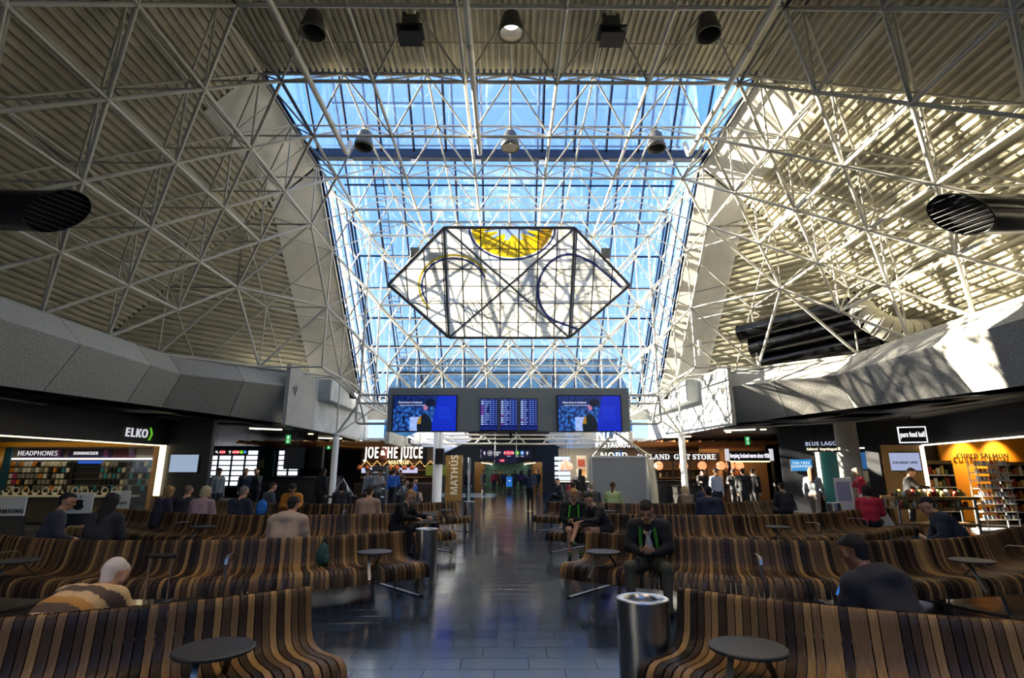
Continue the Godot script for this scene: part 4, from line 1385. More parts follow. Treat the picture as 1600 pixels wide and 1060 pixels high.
			for k in range(0, tr.size(), 3): tri(s, Vector3(pk[tr[k]].x, pk[tr[k]].y, 0), Vector3(pk[tr[k + 1]].x, pk[tr[k + 1]].y, 0), Vector3(pk[tr[k + 2]].x, pk[tr[k + 2]].y, 0))
			poly_slab(s, [Vector3(0.0, 0.17, 0), Vector3(0.035, 0.19, 0), Vector3(0.065, 0.26, 0), Vector3(0.02, 0.23, 0)], Vector3(0, 0, 0.003))
			part(p, "emblem", fin(s), ink, Vector3(0, 0.74, 0.031))
	# black bar with chevron front under the ring's diagonal
	bar_counter("black bar counter with chevron relief behind the left benches", -11.0, -7.2, 23.6, 1.42)
	# window wall far left, white blinds lit by day
	var wn = struct("window_2")
	for q in [[-20.6, -17.0, 5], [-15.7, -14.2, 4]]:
		wall_piece(wn, "frame", q[0] - 0.1, 38.3, q[1] + 0.1, 38.3, 0.6, 3.2, 0.05, M.mullion)
		var n = 7
		var cols = 4 if q[2] == 5 else 2
		var w = (q[1] - q[0]) / cols
		for c in cols:
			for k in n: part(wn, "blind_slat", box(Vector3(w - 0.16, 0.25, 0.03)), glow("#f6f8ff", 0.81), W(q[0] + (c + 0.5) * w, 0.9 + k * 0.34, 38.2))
	var gp = thing("wall_poster", "green panelled wall with a small framed cream poster, far left", "wall panel", W(-16.4, 0, 38.1))
	part(gp, "panel", box(Vector3(1.1, 2.9, 0.1)), mat("#1f5a48", 0.6), Vector3(0, 1.6, 0))
	part(gp, "poster", box(Vector3(0.36, 0.5, 0.03)), mat("#d8cfa2", 0.5), Vector3(-0.3, 2.2, 0.08))
	hanging_sign("black hanging gate sign with red pills above the left visitors", W(-12.9, 2.55, 26), 1.6, 0.26, [["arrow", -0.62], ["red", -0.36, 0.28], ["arrow", -0.02], ["red", 0.26, 0.34], ["green", 0.52], ["blue", 0.68]])
	for i in 2:
		var sp = thing("hanging_screen", "large black hanging screen seen from behind, %s of two over the bar" % ["left", "right"][i], "screen", W(-9.4 + i * 0.95, 2.25, 24.6), [0.35, -0.5][i])
		part(sp, "cabinet", box(Vector3(0.85, 0.95, 0.15), 0.02), M.black)
		rod_part(sp, "hanger", Vector3(0, 0.47, 0), Vector3(0, 1.1, 0), 0.02, M.black)
		part(sp, "label_plate", box(Vector3(0.2, 0.12, 0.01)), M.charcoal, Vector3(0.1, -0.1, 0.08))
	# juice bar
	var jb = thing("juice_bar", "dark juice bar front with shelves behind the big lit lettering", "bar", W(-6.4, 0, 32.2))
	part(jb, "back_wall", box(Vector3(4.6, 3.1, 0.2)), mat("#3a2a1c", 0.7), Vector3(0, 1.55, -1.0))
	part(jb, "counter", box(Vector3(4.4, 1.05, 0.7), 0.02), mat("#2b2018", 0.5), Vector3(0, 0.525, 0.4))
	for y in [1.35, 1.75, 2.15]: part(jb, "shelf", box(Vector3(4.4, 0.04, 0.3)), M.oak, Vector3(0, y, -0.75))
	part(jb, "menu_screen", screen_quad(1.1, 0.3), glow("#c9c4e8", 0.45), Vector3(0.55, 1.75, -0.55))
	part(jb, "menu_screen", screen_quad(0.9, 0.3), glow("#c4c9e8", 0.45), Vector3(-1.7, 1.75, -0.55))
	part(jb, "green_panel", box(Vector3(1.2, 0.6, 0.05)), mat("#6a7a28", 0.6), Vector3(2.2, 1.75, -0.4))
	var neon = glow("#ffc070", 1.12)
	for i in 7:
		var x = -2.2 + i * 0.62
		rod_part(jb, "neon_line", Vector3(x, 1.95, -0.55), Vector3(x + 0.31, 2.3, -0.55), 0.012, neon, 5)
		rod_part(jb, "neon_line", Vector3(x + 0.31, 2.3, -0.55), Vector3(x + 0.62, 1.95, -0.55), 0.012, neon, 5)
	area(jb, Vector3(0, 2.9, 0.6), Vector2(4.0, 1.2), Color("#ffca8a"), 1.4)
	for i in 8:
		var d = thing("terracotta_jar", "terracotta jar on the juice bar shelf, %s from the left" % ORD[i], "jar", W(-8.35 + i * 0.42, 1.37 + 0.4, 31.5), 0, "jars on the juice bar shelf")
		var s = ST(true)
		lathe(s, [Vector2(0, 0), Vector2(0.1, 0), Vector2(0.14, 0.08), Vector2(0.13, 0.17), Vector2(0.07, 0.22), Vector2(0.07, 0.25), Vector2(0, 0.25)], 12)
		part(d, "body", fin(s), mat("#c4683a", 0.5))
		part(d, "lid", box(Vector3(0.12, 0.03, 0.12), 0.01), M.oak, Vector3(0, 0.26, 0))
	var jl = thing("lit_lettering", "large lit white lettering hung over the juice bar", "sign", W(-6.3, 2.66, 30))
	var lw = glow("#fff4e6", 0.99)
	letters(jl, "lettering", "JOE", 0.62, Vector3(-1.05, 0, 0), 0, lw)
	letters(jl, "lettering", "THE JUICE", 0.62, Vector3(0.75, 0, 0), 0, lw)
	for k in jl.get_child_count(): jl.get_child(k).scale = Vector3(0.55, 1.0, 1.0)
	jl.get_child(1).position.x = 0.6
	var lo = ST()
	lathe(lo, [Vector2(0, -0.42), Vector2(0.15, -0.36), Vector2(0.23, -0.15), Vector2(0.2, 0.12), Vector2(0.1, 0.3), Vector2(0, 0.34)], 16)
	part(jl, "pink_bottle", fin(lo), mat("#c2735c", 0.5), Vector3(-0.42, 0, -0.1))
	letters(jl, "ampersand", "&", 0.26, Vector3(-0.42, -0.02, 0.16), 0, lw)
	letters(jl, "lower_lettering", "MATHÚS", 0.2, Vector3(0.42, -0.5, 0), 0, glow("#ffdca0", 0.72))
	for x in [-1.5, 1.5]: rod_part(jl, "hanger", Vector3(x, 0.2, 0), Vector3(x, 1.4, 0), 0.015, M.black, 5)
	rod_part(jl, "rail", Vector3(-1.6, 0.36, -0.05), Vector3(1.6, 0.36, -0.05), 0.025, M.black, 6)
	var mp = thing("food_hall_totem", "tall golden brown totem with white upright lettering beside the aisle", "sign", W(-3.25, 0, 33.4))
	part(mp, "panel", box(Vector3(1.0, 2.62, 0.3), 0.02), mat("#8f7038", 0.5), Vector3(0, 1.31, 0))
	var ml = letters(mp, "lettering", "MATHÚS", 0.42, Vector3(0.05, 1.5, 0.16), 0, mat("#f0ead8", 0.4))
	ml.rotation = Vector3(0, 0, PI / 2)
	part(mp, "poster_panel", box(Vector3(0.06, 2.5, 1.6), 0.01), mat("#aab6c2", 0.5), Vector3(0.85, 1.25, -0.9))
	for i in 3: part(mp, "poster_block", box(Vector3(0.02, 0.3, 0.5)), mat(["#4c8fb8", "#c48a96", "#7f9fb2"][i], 0.5), Vector3(0.89, 0.9 + i * 0.5, -0.6))
	var gm = thing("vending_cabinet", "grey refrigerated drinks cabinet behind the left benches", "cabinet", W(-6.25, 0, 27.5))
	part(gm, "body", box(Vector3(0.7, 1.95, 0.6), 0.02), mat("#4c4f52", 0.4), Vector3(0, 0.98, 0))
	for r in 4: part(gm, "shelf_light", box(Vector3(0.58, 0.03, 0.02)), glow("#c9d4de", 0.32), Vector3(0, 0.5 + r * 0.38, 0.31))
	for i in 3:
		var sp = thing("hanging_speaker", ["black hanging speaker box beside the big lit lettering", "tall thin black and white hanging banner box next to the lettering", "small black hanging box over the left bar"][i], "speaker", W([-3.6, -4.42, -8.5][i], 2.45, [29.15, 29.5, 27.0][i]))
		part(sp, "box", box([Vector3(0.45, 0.8, 0.3), Vector3(0.25, 0.85, 0.08), Vector3(0.35, 0.45, 0.25)][i], 0.02), M.black)
		rod_part(sp, "hanger", Vector3(0, 0.3, 0), Vector3(0, [1.9, 0.5, 0.95][i], 0), 0.015, M.black, 5)
		if i == 1: rod_part(sp, "arm", Vector3(0, 0.48, 0), Vector3(0.5, 0.48, -0.08), 0.015, M.black, 5)
	# glass pyramid stand on a table
	var gy = thing("pyramid_stand", "small clear glass pyramid display on a dark table behind the benches", "display case", W(-6.1, 0, 20.8))
	part(gy, "table", box(Vector3(0.95, 0.06, 0.6), 0.01), M.black, Vector3(0, 0.78, 0))
	part(gy, "pedestal", box(Vector3(0.5, 0.75, 0.4), 0.01), M.charcoal, Vector3(0, 0.375, 0))
	var ps = ST()
	var b4 = [Vector3(-0.34, 0.82, -0.25), Vector3(0.34, 0.82, -0.25), Vector3(0.34, 0.82, 0.25), Vector3(-0.34, 0.82, 0.25)]
	for i in 4:
		tri(ps, b4[i], b4[(i + 1) % 4], Vector3(0, 1.42, 0))
		rod_part(gy, "edge", b4[i], Vector3(0, 1.42, 0), 0.012, M.steel, 5)
		rod_part(gy, "edge", b4[i], b4[(i + 1) % 4], 0.012, M.steel, 5)
	part(gy, "glass", fin(ps), M.shop_glass)

func bar_counter(label, x0, x1, d, h):
	var t = thing("bar_counter", label, "counter", W((x0 + x1) * 0.5, 0, d))
	var w = x1 - x0
	part(t, "body", box(Vector3(w, h, 0.7), 0.01), M.black, Vector3(0, h * 0.5, -0.36))
	part(t, "top", box(Vector3(w + 0.1, 0.06, 0.85), 0.01), M.black_gloss, Vector3(0, h + 0.03, -0.33))
	var m = mat("#1b1c1e", 0.35)
	var n = int(w / 0.22)
	for i in n:
		for k in 3:
			for q in [1.0, -1.0]:
				part(t, "chevron_tile", box(Vector3(0.06, 0.2, 0.02), 0.004), m, Vector3(-w * 0.5 + 0.15 + i * 0.22, 0.3 + k * 0.36 + (0.08 if q > 0 else -0.08), 0.0), Basis(Vector3.BACK, 0.6 * q))
	return t

func hanging_sign(label, at, w, h, items):
	var t = thing("hanging_sign", label, "sign", at)
	part(t, "panel", box(Vector3(w, h, 0.08), 0.01), M.black)
	for it in items:
		match it[0]:
			"arrow": arrow(t, it[1], 0, h * 0.6, -45 if it[1] < -0.3 else 0, glow("#ffffff", 0.45), 0.05)
			"red":
				pill(t, "gate_pill", it[1], 0, it[2], h * 0.6, glow("#e02038", 0.54), 0.045)
				letters(t, "lettering", "A 1-4" if it[2] < 0.3 else "A 5-19", h * 0.3, Vector3(it[1], 0, 0.06), 0, glow("#ffffff", 0.45))
			"green": pill(t, "green_dot", it[1], 0, h * 0.6, h * 0.6, glow("#7fe02a", 0.45), 0.045)
			"blue": pill(t, "blue_dot", it[1], 0, h * 0.5, h * 0.5, glow("#3f8fe6", 0.45), 0.045)
			"text": letters(t, "lettering", it[2], it[3], Vector3(it[1], 0, 0.045), 0, glow("#fff4d8", 0.54))
	for x in [-w * 0.45, w * 0.45]: rod_part(t, "hanger", Vector3(x, h * 0.5, 0), Vector3(x, 3.36 - at.y, 0), 0.01, M.black, 5)
	return t

func make_right_shops():
	# food shop: fascia, wooden pier with a screen, lit strips
	var t = thing("food_shop", "dark food shop front with a wooden pier and a framed lit sign, far right", "shop front")
	wall_piece(t, "fascia", 11.9, 8.0, 13.75, 18.5, 2.52, 3.36, 0.2, M.fascia)
	wall_piece(t, "fascia", 13.75, 18.5, 11.2, 20.9, 2.5, 3.36, 0.2, M.fascia)
	var strip = glow("#ffeccb", 2.25)
	wall_piece(t, "light_strip", 12.75, 13.6, 13.62, 18.3, 2.49, 2.53, 0.06, strip)
	wall_piece(t, "light_strip", 13.5, 18.4, 13.72, 18.4, 0.6, 2.5, 0.06, strip)
	wall_piece(t, "light_strip", 11.25, 20.6, 12.6, 19.6, 2.46, 2.5, 0.06, strip)
	wall_piece(t, "light_strip", 11.28, 20.55, 11.40, 20.53, 1.0, 2.46, 0.06, strip)
	wall_piece(t, "near_pier", 12.35, 12.2, 12.75, 13.4, 0, 2.52, 0.25, M.fascia)
	wall_piece(t, "wooden_pier", 12.1, 18.2, 13.5, 18.35, 0, 2.52, 0.15, M.oak)
	wall_piece(t, "dark_jamb", 11.85, 18.5, 12.1, 18.2, 0, 2.52, 0.15, M.fascia)
	var scr = part(t, "screen_frame", box(Vector3(1.02, 0.62, 0.06), 0.01), M.black, W(12.82, 1.98, 18.14), Basis(Vector3.UP, -0.1))
	part(scr, "display_panel", screen_quad(0.96, 0.56), glow("#aab4d8", 0.41), Vector3(0, 0, 0.032))
	letters(scr, "caption", "ICELANDIC SKYR", 0.07, Vector3(0, -0.03, 0.034), 0, mat("#26304a", 0.5))
	var sg = thing("framed_sign", "square black sign with a lit white frame and lettering under the right beam", "sign", W(12.62, 2.79, 17.3), -0.45)
	part(sg, "panel", box(Vector3(0.74, 0.5, 0.06), 0.005), M.black)
	for q in [[0, 0.235, 0.74, 0.03], [0, -0.235, 0.74, 0.03], [-0.355, 0, 0.03, 0.5], [0.355, 0, 0.03, 0.5]]: part(sg, "lit_edge", box(Vector3(q[2], q[3], 0.07)), glow("#f2f4ff", 0.72), Vector3(q[0], q[1], 0.0))
	var pl = letters(sg, "lettering", "pure food hall", 0.14, Vector3(0, 0, 0.032), 0, glow("#ffffff", 0.63))
	pl.scale = Vector3(0.5, 1.1, 1.0)
	rod_part(sg, "hanger", Vector3(0, 0.25, 0), Vector3(0, 0.57, 0), 0.015, M.black, 5)
	# interior back: shelves and the orange wall
	var iw = struct("wall_shop_back")
	wall_piece(iw, "wall_face", 13.6, 20.0, 22, 20.0, 0, 3.3, 0.1, mat("#3a3128", 0.7))
	wall_piece(iw, "orange_face", 15.3, 19.8, 19.5, 19.6, 0, 3.0, 0.1, mat("#d08a1e", 0.6))
	area(iw, W(15.6, 3.25, 17.0), Vector2(3.0, 4.5), Color("#ffe3b4"), 1.0)
	for x in [16.1, 17.2]: lamp_light(iw, W(x, 2.95, 19.1), 0.05, 42.0, Color("#ffd58a"), 5.0, Vector3(0, -0.9, -0.5))
	var cs = thing("wall_lettering", "dark lettering on the orange wall over the shelves", "sign", W(16.65, 2.2, 19.58), -0.05)
	letters(cs, "lettering", "CURED SALMON", 0.17, Vector3.ZERO, 0, mat("#2a1a08", 0.6))
	var shelf_tones = [mat("#c9a85a", 0.4), mat("#8f2f22", 0.4), mat("#d8d2be", 0.4), mat("#5a6a3a", 0.4), mat("#b9772e", 0.4)]
	var spots = [[14.6, 19.6, 1.5, "dark wall shelf unit with bottles and jars, left of the orange wall", 4, 1.95], [17.6, 19.2, 1.9, "tall chiller shelf with orange packs below the wall lettering", 4, 1.9]]
	for i in 2:
		var q = spots[i]
		var u = thing("shelf_unit", q[3], "shelf", W(q[0], 0, q[1]))
		part(u, "back", box(Vector3(q[2], q[5], 0.06)), M.black, Vector3(0, q[5] * 0.5, -0.2))
		for e in [-1, 1]: part(u, "side", box(Vector3(0.05, q[5], 0.45)), M.charcoal, Vector3(e * q[2] * 0.5, q[5] * 0.5, 0))
		part(u, "header", box(Vector3(q[2], 0.12, 0.45)), mat("#6a5a3a", 0.5), Vector3(0, q[5] + 0.03, 0))
		for k in q[4]:
			part(u, "board", box(Vector3(q[2], 0.03, 0.42)), M.charcoal, Vector3(0, 0.35 + k * 0.4, 0.02))
			part(u, "price_strip", box(Vector3(q[2], 0.035, 0.01)), mat("#d8d4c8", 0.5), Vector3(0, 0.345 + k * 0.4, 0.235))
			var n = int(q[2] / 0.14)
			for c in n:
				var p = part(self, "shelf_product", box(Vector3(0.09, 0.17 + 0.06 * ((c + k) % 3), 0.09), 0.012), shelf_tones[(c * 3 + k * 2 + i) % 5] if i == 0 or k > 2 else shelf_tones[[4, 0, 4, 1][c % 4]], W(q[0] - q[2] * 0.5 + 0.1 + c * 0.14, 0.365 + k * 0.4 + 0.085 + 0.03 * ((c + k) % 3), q[1] - 0.08))
				tag(p, "small food pack on the %s board of the %s" % [["lowest", "second lowest", "second highest", "highest"][k], "dark wall shelf unit" if i == 0 else "chiller shelf under the wall lettering"], "package", "packs on the dark shelves" if i == 0 else "packs in the chiller")
	# wooden display table with jars
	var tb = thing("display_table", "two-tier wooden display table covered with jars and boxes at the food shop", "table", W(11.75, 0, 15.9), -0.1)
	part(tb, "top", box(Vector3(2.2, 0.09, 0.75), 0.01), M.oak, Vector3(0, 0.95, 0))
	part(tb, "lower_tier", box(Vector3(2.05, 0.06, 0.7), 0.01), M.oak, Vector3(0, 0.68, 0))
	part(tb, "bottom_shelf", box(Vector3(2.05, 0.06, 0.7), 0.01), M.oak, Vector3(0, 0.25, 0))
	for e in [[-1, -1], [-1, 1], [1, -1], [1, 1]]: part(tb, "leg", box(Vector3(0.05, 0.92, 0.05), 0.004), M.steel, Vector3(e[0] * 1.0, 0.46, e[1] * 0.3))
	for k in 2:
		for c in 16:
			for r in 2:
				var x = 11.75 - 0.98 + c * 0.13
				var y = [0.995, 0.71][k]
				var s = 0.08 + 0.03 * ((c * 7 + r * 3 + k) % 3)
				var p = part(self, "food_jar", jar_mesh(s), shelf_tones[(c * 2 + r + k) % 5], W(x, y, 15.75 + r * 0.3 + (c - 8) * 0.013))
				tag(p, "small %s jar on the %s tier of the wooden display table, %s row" % [["tan", "dark red", "cream", "green", "amber"][(c * 2 + r + k) % 5], ["top", "lower"][k], ["front", "rear"][r]], "jar", "jars on the display table")
	# white wire rack full of postcards
	var rk = thing("wire_rack", "tall white wire rack of cards and packets on a round foot, far right", "rack", W(14.0, 0, 16.4))
	var wm = mat("#dcdcd8", 0.4)
	var ft = ST()
	lathe(ft, [Vector2(0, 0), Vector2(0.62, 0), Vector2(0.66, 0.03), Vector2(0.62, 0.06), Vector2(0, 0.08)], 24)
	part(rk, "foot", fin(ft), wm)
	for e in [-1, 1]:
		for z in [-0.2, 0.2]: rod_part(rk, "upright", Vector3(e * 0.46, 0.05, z), Vector3(e * 0.44, 2.0, z * 0.7), 0.014, wm, 6)
	for k in 8:
		var y = 0.35 + k * 0.215
		for z in [0.22, -0.05]: rod_part(rk, "wire", Vector3(-0.5, y, z), Vector3(0.5, y, z), 0.012, wm, 5)
		part(rk, "tray", box(Vector3(1.0, 0.015, 0.25)), wm, Vector3(0, y - 0.03, 0.09))
		for c in 8:
			var p = part(self, "rack_card", box(Vector3(0.1, 0.13, 0.02), 0.002), [wm, shelf_tones[2], shelf_tones[0], mat("#9aa4b2", 0.5), mat("#b85a5a", 0.5)][(c * 3 + k) % 5], W(14.0 - 0.43 + c * 0.122, y + 0.045, 16.4 - 0.12), Basis(Vector3.RIGHT, -0.2))
			tag(p, "small %s card in the %s tray of the white wire rack" % [["white", "cream", "tan", "blue-grey", "red"][(c * 3 + k) % 5], ["lowest", "second lowest", "third lowest", "fourth lowest", "fourth highest", "third highest", "second highest", "topmost"][k]], "card", "cards in the wire rack")
	# round concrete column and the spa shop beside it
	var cs2 = ST(true)
	lathe(cs2, [Vector2(0.37, 0), Vector2(0.36, 0.05), Vector2(0.35, 3.36)], 28)
	single("column", "thick plain concrete round column in front of the spa shop, right", "column", fin(cs2), M.concrete, W(11.75, 0, 19.3))
	var sp = thing("spa_shop", "dark spa shop with teal glass door and blue sign panels behind the round column", "shop front", W(0, 0, 0))
	wall_piece(sp, "dark_pier", 10.35, 21.3, 11.3, 20.7, 0, 3.36, 0.2, M.fascia)
	wall_piece(sp, "teal_door", 11.5, 20.7, 12.15, 20.3, 0.05, 2.4, 0.05, mat("#12484e", 0.25))
	wall_piece(sp, "dark_mullion", 12.2, 20.3, 12.4, 20.2, 0, 2.46, 0.1, M.black)
	wall_piece(sp, "blue_panel", 12.4, 20.3, 13.3, 20.1, 1.75, 2.35, 0.05, glow("#2a6fb0", 0.27))
	wall_piece(sp, "shelf_panel", 12.4, 20.6, 14.0, 20.4, 0.2, 1.7, 0.05, mat("#b8a88a", 0.6))
	for i in 8: part(sp, "bottle", box(Vector3(0.07, 0.14, 0.07), 0.01), mat("#33424c", 0.4), W(12.5 + i * 0.17, 0.95 + 0.3 * (i % 2), 20.4))
	var tf = part(sp, "screen_frame", box(Vector3(0.74, 0.46, 0.05), 0.01), M.black, W(10.85, 1.9, 20.8), Basis(Vector3.UP, -0.55))
	part(tf, "display_panel", screen_quad(0.7, 0.42), glow("#1f86c8", 0.49), Vector3(0, 0, 0.03))
	letters(tf, "caption", "TAX FREE", 0.1, Vector3(0, 0.08, 0.032), 0, glow("#dff0ff", 0.45))
	letters(tf, "caption", "SHOPPING", 0.1, Vector3(0, -0.05, 0.032), 0, glow("#dff0ff", 0.45))
	letters(sp, "lettering", "BLUE LAGOON", 0.14, W(11.5, 2.66, 20.2), -0.6, glow("#b9c4e0", 0.41))
	hanging_sign("black hanging sign with warm lettering left of the round column", W(10.95, 2.42, 19.2), 1.15, 0.2, [["text", -0.2, "Salerni  Snyrtingar", 0.085], ["text", 0.42, "i ♿ ?", 0.085]])
	area(sp, W(12.9, 3.2, 20.4), Vector2(1.6, 0.5), Color("#bfe0ff"), 0.5)
	# clothing shop
	var cl = thing("clothing_shop", "warmly lit clothing shop with a black sign, behind the right visitors", "shop front", W(11.3, 0, 26.5))
	part(cl, "back_wall", box(Vector3(3.4, 3.2, 0.1)), mat("#8a6a48", 0.7), Vector3(0.2, 1.6, -2.2))
	part(cl, "sign_panel", box(Vector3(1.9, 0.46, 0.12), 0.01), M.black, Vector3(0.1, 2.4, 0))
	var kw = letters(cl, "lettering", "Keeping Iceland warm since 1926", 0.15, Vector3(0.1, 2.4, 0.065), 0, glow("#f4f2ff", 0.58))
	kw.scale = Vector3(0.58, 1.3, 1.0)
	for e in [-1, 1]:
		part(cl, "side_sign", box(Vector3(0.16, 0.55, 0.14), 0.01), glow("#e8e8ee", 0.36), Vector3(0.1 + e * 1.05, 2.45, 0.02))
	part(cl, "light_strip", box(Vector3(1.9, 0.04, 0.06)), M.warm, Vector3(0.1, 2.14, 0))
	for x in [-0.9, 1.2]: part(cl, "jamb", box(Vector3(0.1, 2.15, 0.2)), M.black, Vector3(x, 1.07, 0))
	for i in 5:
		part(cl, "hanging_coat", box(Vector3(0.3, 0.8, 0.2), 0.06), mat(["#c9a47a", "#3a2a22", "#b0683a", "#5a4a3a", "#d8c8a8"][i], 0.8), Vector3(-0.7 + i * 0.42, 1.3, -1.8))
	area(cl, Vector3(0.1, 2.9, -1.0), Vector2(2.6, 1.4), Color("#ffc88a"), 1.6)
	# gift shop with a row of woven globe lamps over a chevron counter
	var gs = thing("gift_shop", "gift shop with lit lettering and bottle shelves behind a black counter, right", "shop front", W(8.6, 0, 28.4))
	part(gs, "back_wall", box(Vector3(5.0, 3.0, 0.1)), mat("#4a3826", 0.7), Vector3(0, 1.5, -1.5))
	part(gs, "sign_panel", box(Vector3(3.6, 0.4, 0.1), 0.01), M.black, Vector3(0.3, 2.4, 0))
	letters(gs, "lettering", "ICELAND  GIFT STORE", 0.26, Vector3(-0.1, 2.4, 0.055), 0, glow("#ffffff", 0.63), true, "Droid Serif")
	for i in 6: part(gs, "mullion", box(Vector3(0.07, 2.2, 0.1)), M.charcoal, Vector3(-2.0 + i * 0.85, 1.1, 0))
	for y in [0.9, 1.35, 1.8]: part(gs, "shelf", box(Vector3(4.6, 0.04, 0.3)), M.oak, Vector3(0, y, -1.3))
	for i in 26: part(gs, "bottle", box(Vector3(0.08, 0.22 + 0.05 * (i % 3), 0.08), 0.02), mat(["#d8b06a", "#e8e0c8", "#7a4a2a", "#3a5a3a"][i % 4], 0.3), Vector3(-2.2 + i * 0.175, 1.05 + 0.45 * (i % 2), -1.25))
	area(gs, Vector3(0, 2.8, -0.6), Vector2(4.4, 1.2), Color("#ffcf96"), 1.8)
	bar_counter("black bar counter with chevron relief below the globe lamps, right", 6.2, 10.0, 26.6, 1.2)
	bar_counter("short black drinks counter in front of the globe lamps, right", 7.3, 9.2, 24.6, 1.02)
	var orb = []
	for i in 9: orb.append(Vector2(0.21 * sin(PI * i / 8.0), -0.21 * cos(PI * i / 8.0)))
	var xs = [8.4, 9.3, 10.2, 10.65, 11.1, 7.2]
	for i in 6:
		var g = thing("globe_lamp", "glowing peach woven globe lamp, %s in the row over the right counter" % ["second from left", "third from left", "fourth from left", "fifth from left", "rightmost", "leftmost, beside the kiosk"][i], "lamp", W(xs[i], 1.95, 27.0), 0, "globe lamps")
		var s = ST(true)
		lathe(s, orb, 16)
		part(g, "globe", fin(s), glow("#ff9d6a", 0.58, Color("#e0a080")))
		for k in 2:
			var w = ST(true)
			var pts = []
			for j in 16: pts.append(Vector3(0.215 * cos(TAU * j / 16), 0.215 * sin(TAU * j / 16) * (0.3 if k else 1.0), 0.06 + 0.15 * sin(TAU * j / 16) * (1.0 if k else 0.0)))
			path_tube(w, pts, 0.008, 4, true)
			part(g, "wire_hoop", fin(w), M.oak)
		rod_part(g, "cord", Vector3(0, 0.21, 0), Vector3(0, 1.4, 0), 0.008, M.black, 5)
	# restaurant lettering and lamps on the right of the passage
	var nr = thing("restaurant_lettering", "big white restaurant lettering hung beyond the grey kiosk", "sign", W(5.3, 2.9, 27.5))
	letters(nr, "lettering", "NORD", 0.5, Vector3(-0.05, 0.5, 0), 0, glow("#ffffff", 0.72))
	letters(nr, "lettering", "RESTAURANT", 0.25, Vector3(0, 0.05, 0), 0, glow("#ffffff", 0.72))
	letters(nr, "lettering", "NORD", 0.36, Vector3(-0.1, -0.48, -0.2), 0, glow("#f4efe4", 0.54))
	rod_part(nr, "rail", Vector3(-1.1, 0.3, -0.05), Vector3(1.1, 0.3, -0.05), 0.02, M.white, 6)
	for x in [-0.9, 0.9]: rod_part(nr, "hanger", Vector3(x, 0.3, -0.05), Vector3(x, 1.2, -0.05), 0.015, M.white, 5)
	# grey kiosk wrapped in sheets under a pyramid of poles
	var ks = thing("kiosk", "closed kiosk wrapped in grey sheets with a pole pyramid on top, right of the aisle", "kiosk", W(4.05, 0, 20.6))
	var gk = mat("#a8aeb2", 0.7)
	part(ks, "front_sheet", box(Vector3(1.95, 2.12, 0.06), 0.01), gk, Vector3(-0.15, 1.08, 0.5))
	var sd = ST(true)
	var last
	for i in 13:
		var f = i / 12.0
		var x = 0.86 + f * 0.55 + 0.03 * sin(i * 2.1)
		var cur = [Vector3(x, 2.16 - 0.05 * sin(f * PI), 0.5 - f * 1.2), Vector3(x + 0.1, 1.2, 0.52 - f * 1.2 + 0.05 * sin(i * 1.7)), Vector3(x + 0.12, 0.03, 0.55 - f * 1.2)]
		if last:
			for k in 2: quad(sd, last[k], cur[k], cur[k + 1], last[k + 1])
		last = cur
	part(ks, "side_sheet", fin(sd), mat("#c9c6ba", 0.8))
	part(ks, "top_rail", box(Vector3(2.05, 0.07, 0.07), 0.01), M.white, Vector3(-0.15, 2.18, 0.52))
	part(ks, "back_sheet", box(Vector3(2.4, 2.1, 0.04)), gk, Vector3(0.15, 1.07, -0.7))
	for x in [-1.13, 0.83]: rod_part(ks, "post", Vector3(x, 0, 0.53), Vector3(x, 2.2, 0.53), 0.035, M.white)
	var ap = Vector3(-0.15, 3.1, 0.1)
	for q in [Vector3(-1.13, 2.2, 0.5), Vector3(0.83, 2.2, 0.5), Vector3(1.4, 2.2, -0.7), Vector3(-0.9, 2.2, -0.7)]: rod_part(ks, "pole", ap, q, 0.03, M.alu)
	# small kitchen and posters right of the passage
	var kt = thing("open_kitchen", "bright open kitchen counter with poster panels right of the far passage", "counter", W(4.3, 0, 31.5))
	part(kt, "counter", box(Vector3(3.0, 1.1, 0.6), 0.01), M.black, Vector3(0, 0.55, 0))
	for i in 10: part(kt, "front_slat", box(Vector3(0.1, 0.8, 0.03), 0.005), mat("#7a868c", 0.4), Vector3(-1.35 + i * 0.3, 0.55, 0.32), Basis(Vector3.BACK, 0.2))
	part(kt, "worktop", box(Vector3(3.1, 0.05, 0.7), 0.01), M.white, Vector3(0, 1.12, 0))
	part(kt, "poster", box(Vector3(0.55, 1.2, 0.05), 0.005), mat("#c9b8a8", 0.5), Vector3(-0.2, 1.95, -0.2))
	part(kt, "poster_print", box(Vector3(0.4, 0.4, 0.02)), mat("#a84a32", 0.5), Vector3(-0.2, 2.15, -0.17))
	part(kt, "poster_print", box(Vector3(0.4, 0.35, 0.02)), mat("#c08a4a", 0.5), Vector3(-0.2, 1.65, -0.17))
	for k in 5: part(kt, "blind_slat", box(Vector3(0.9, 0.2, 0.03)), glow("#dfe9ff", 0.54), Vector3(-1.2, 1.3 + k * 0.28, -1.0))
	part(kt, "back_wall", box(Vector3(3.2, 3.0, 0.1)), mat("#8a8478", 0.6), Vector3(0.2, 1.5, -1.2))
	area(kt, Vector3(0, 2.9, 0.0), Vector2(2.6, 1.0), Color("#fff0d8"), 1.4)
	for i in 3:
		var g = thing("peach_globe", "peach globe lamp in the cluster right of the far passage, %s" % ["left", "right", "upper middle"][i], "lamp", W(2.85 + [0, 0.36, 0.18][i], 1.95 + [0, 0, 0.15][i], 30.0), 0, "peach lamp cluster")
		var s = ST(true)
		lathe(s, orb, 14)
		part(g, "globe", fin(s), glow("#ffae88", 0.49, Color("#e0b0a0")))
		rod_part(g, "cord", Vector3(0, 0.2, 0), Vector3(0, 1.2, 0), 0.006, M.black, 5)

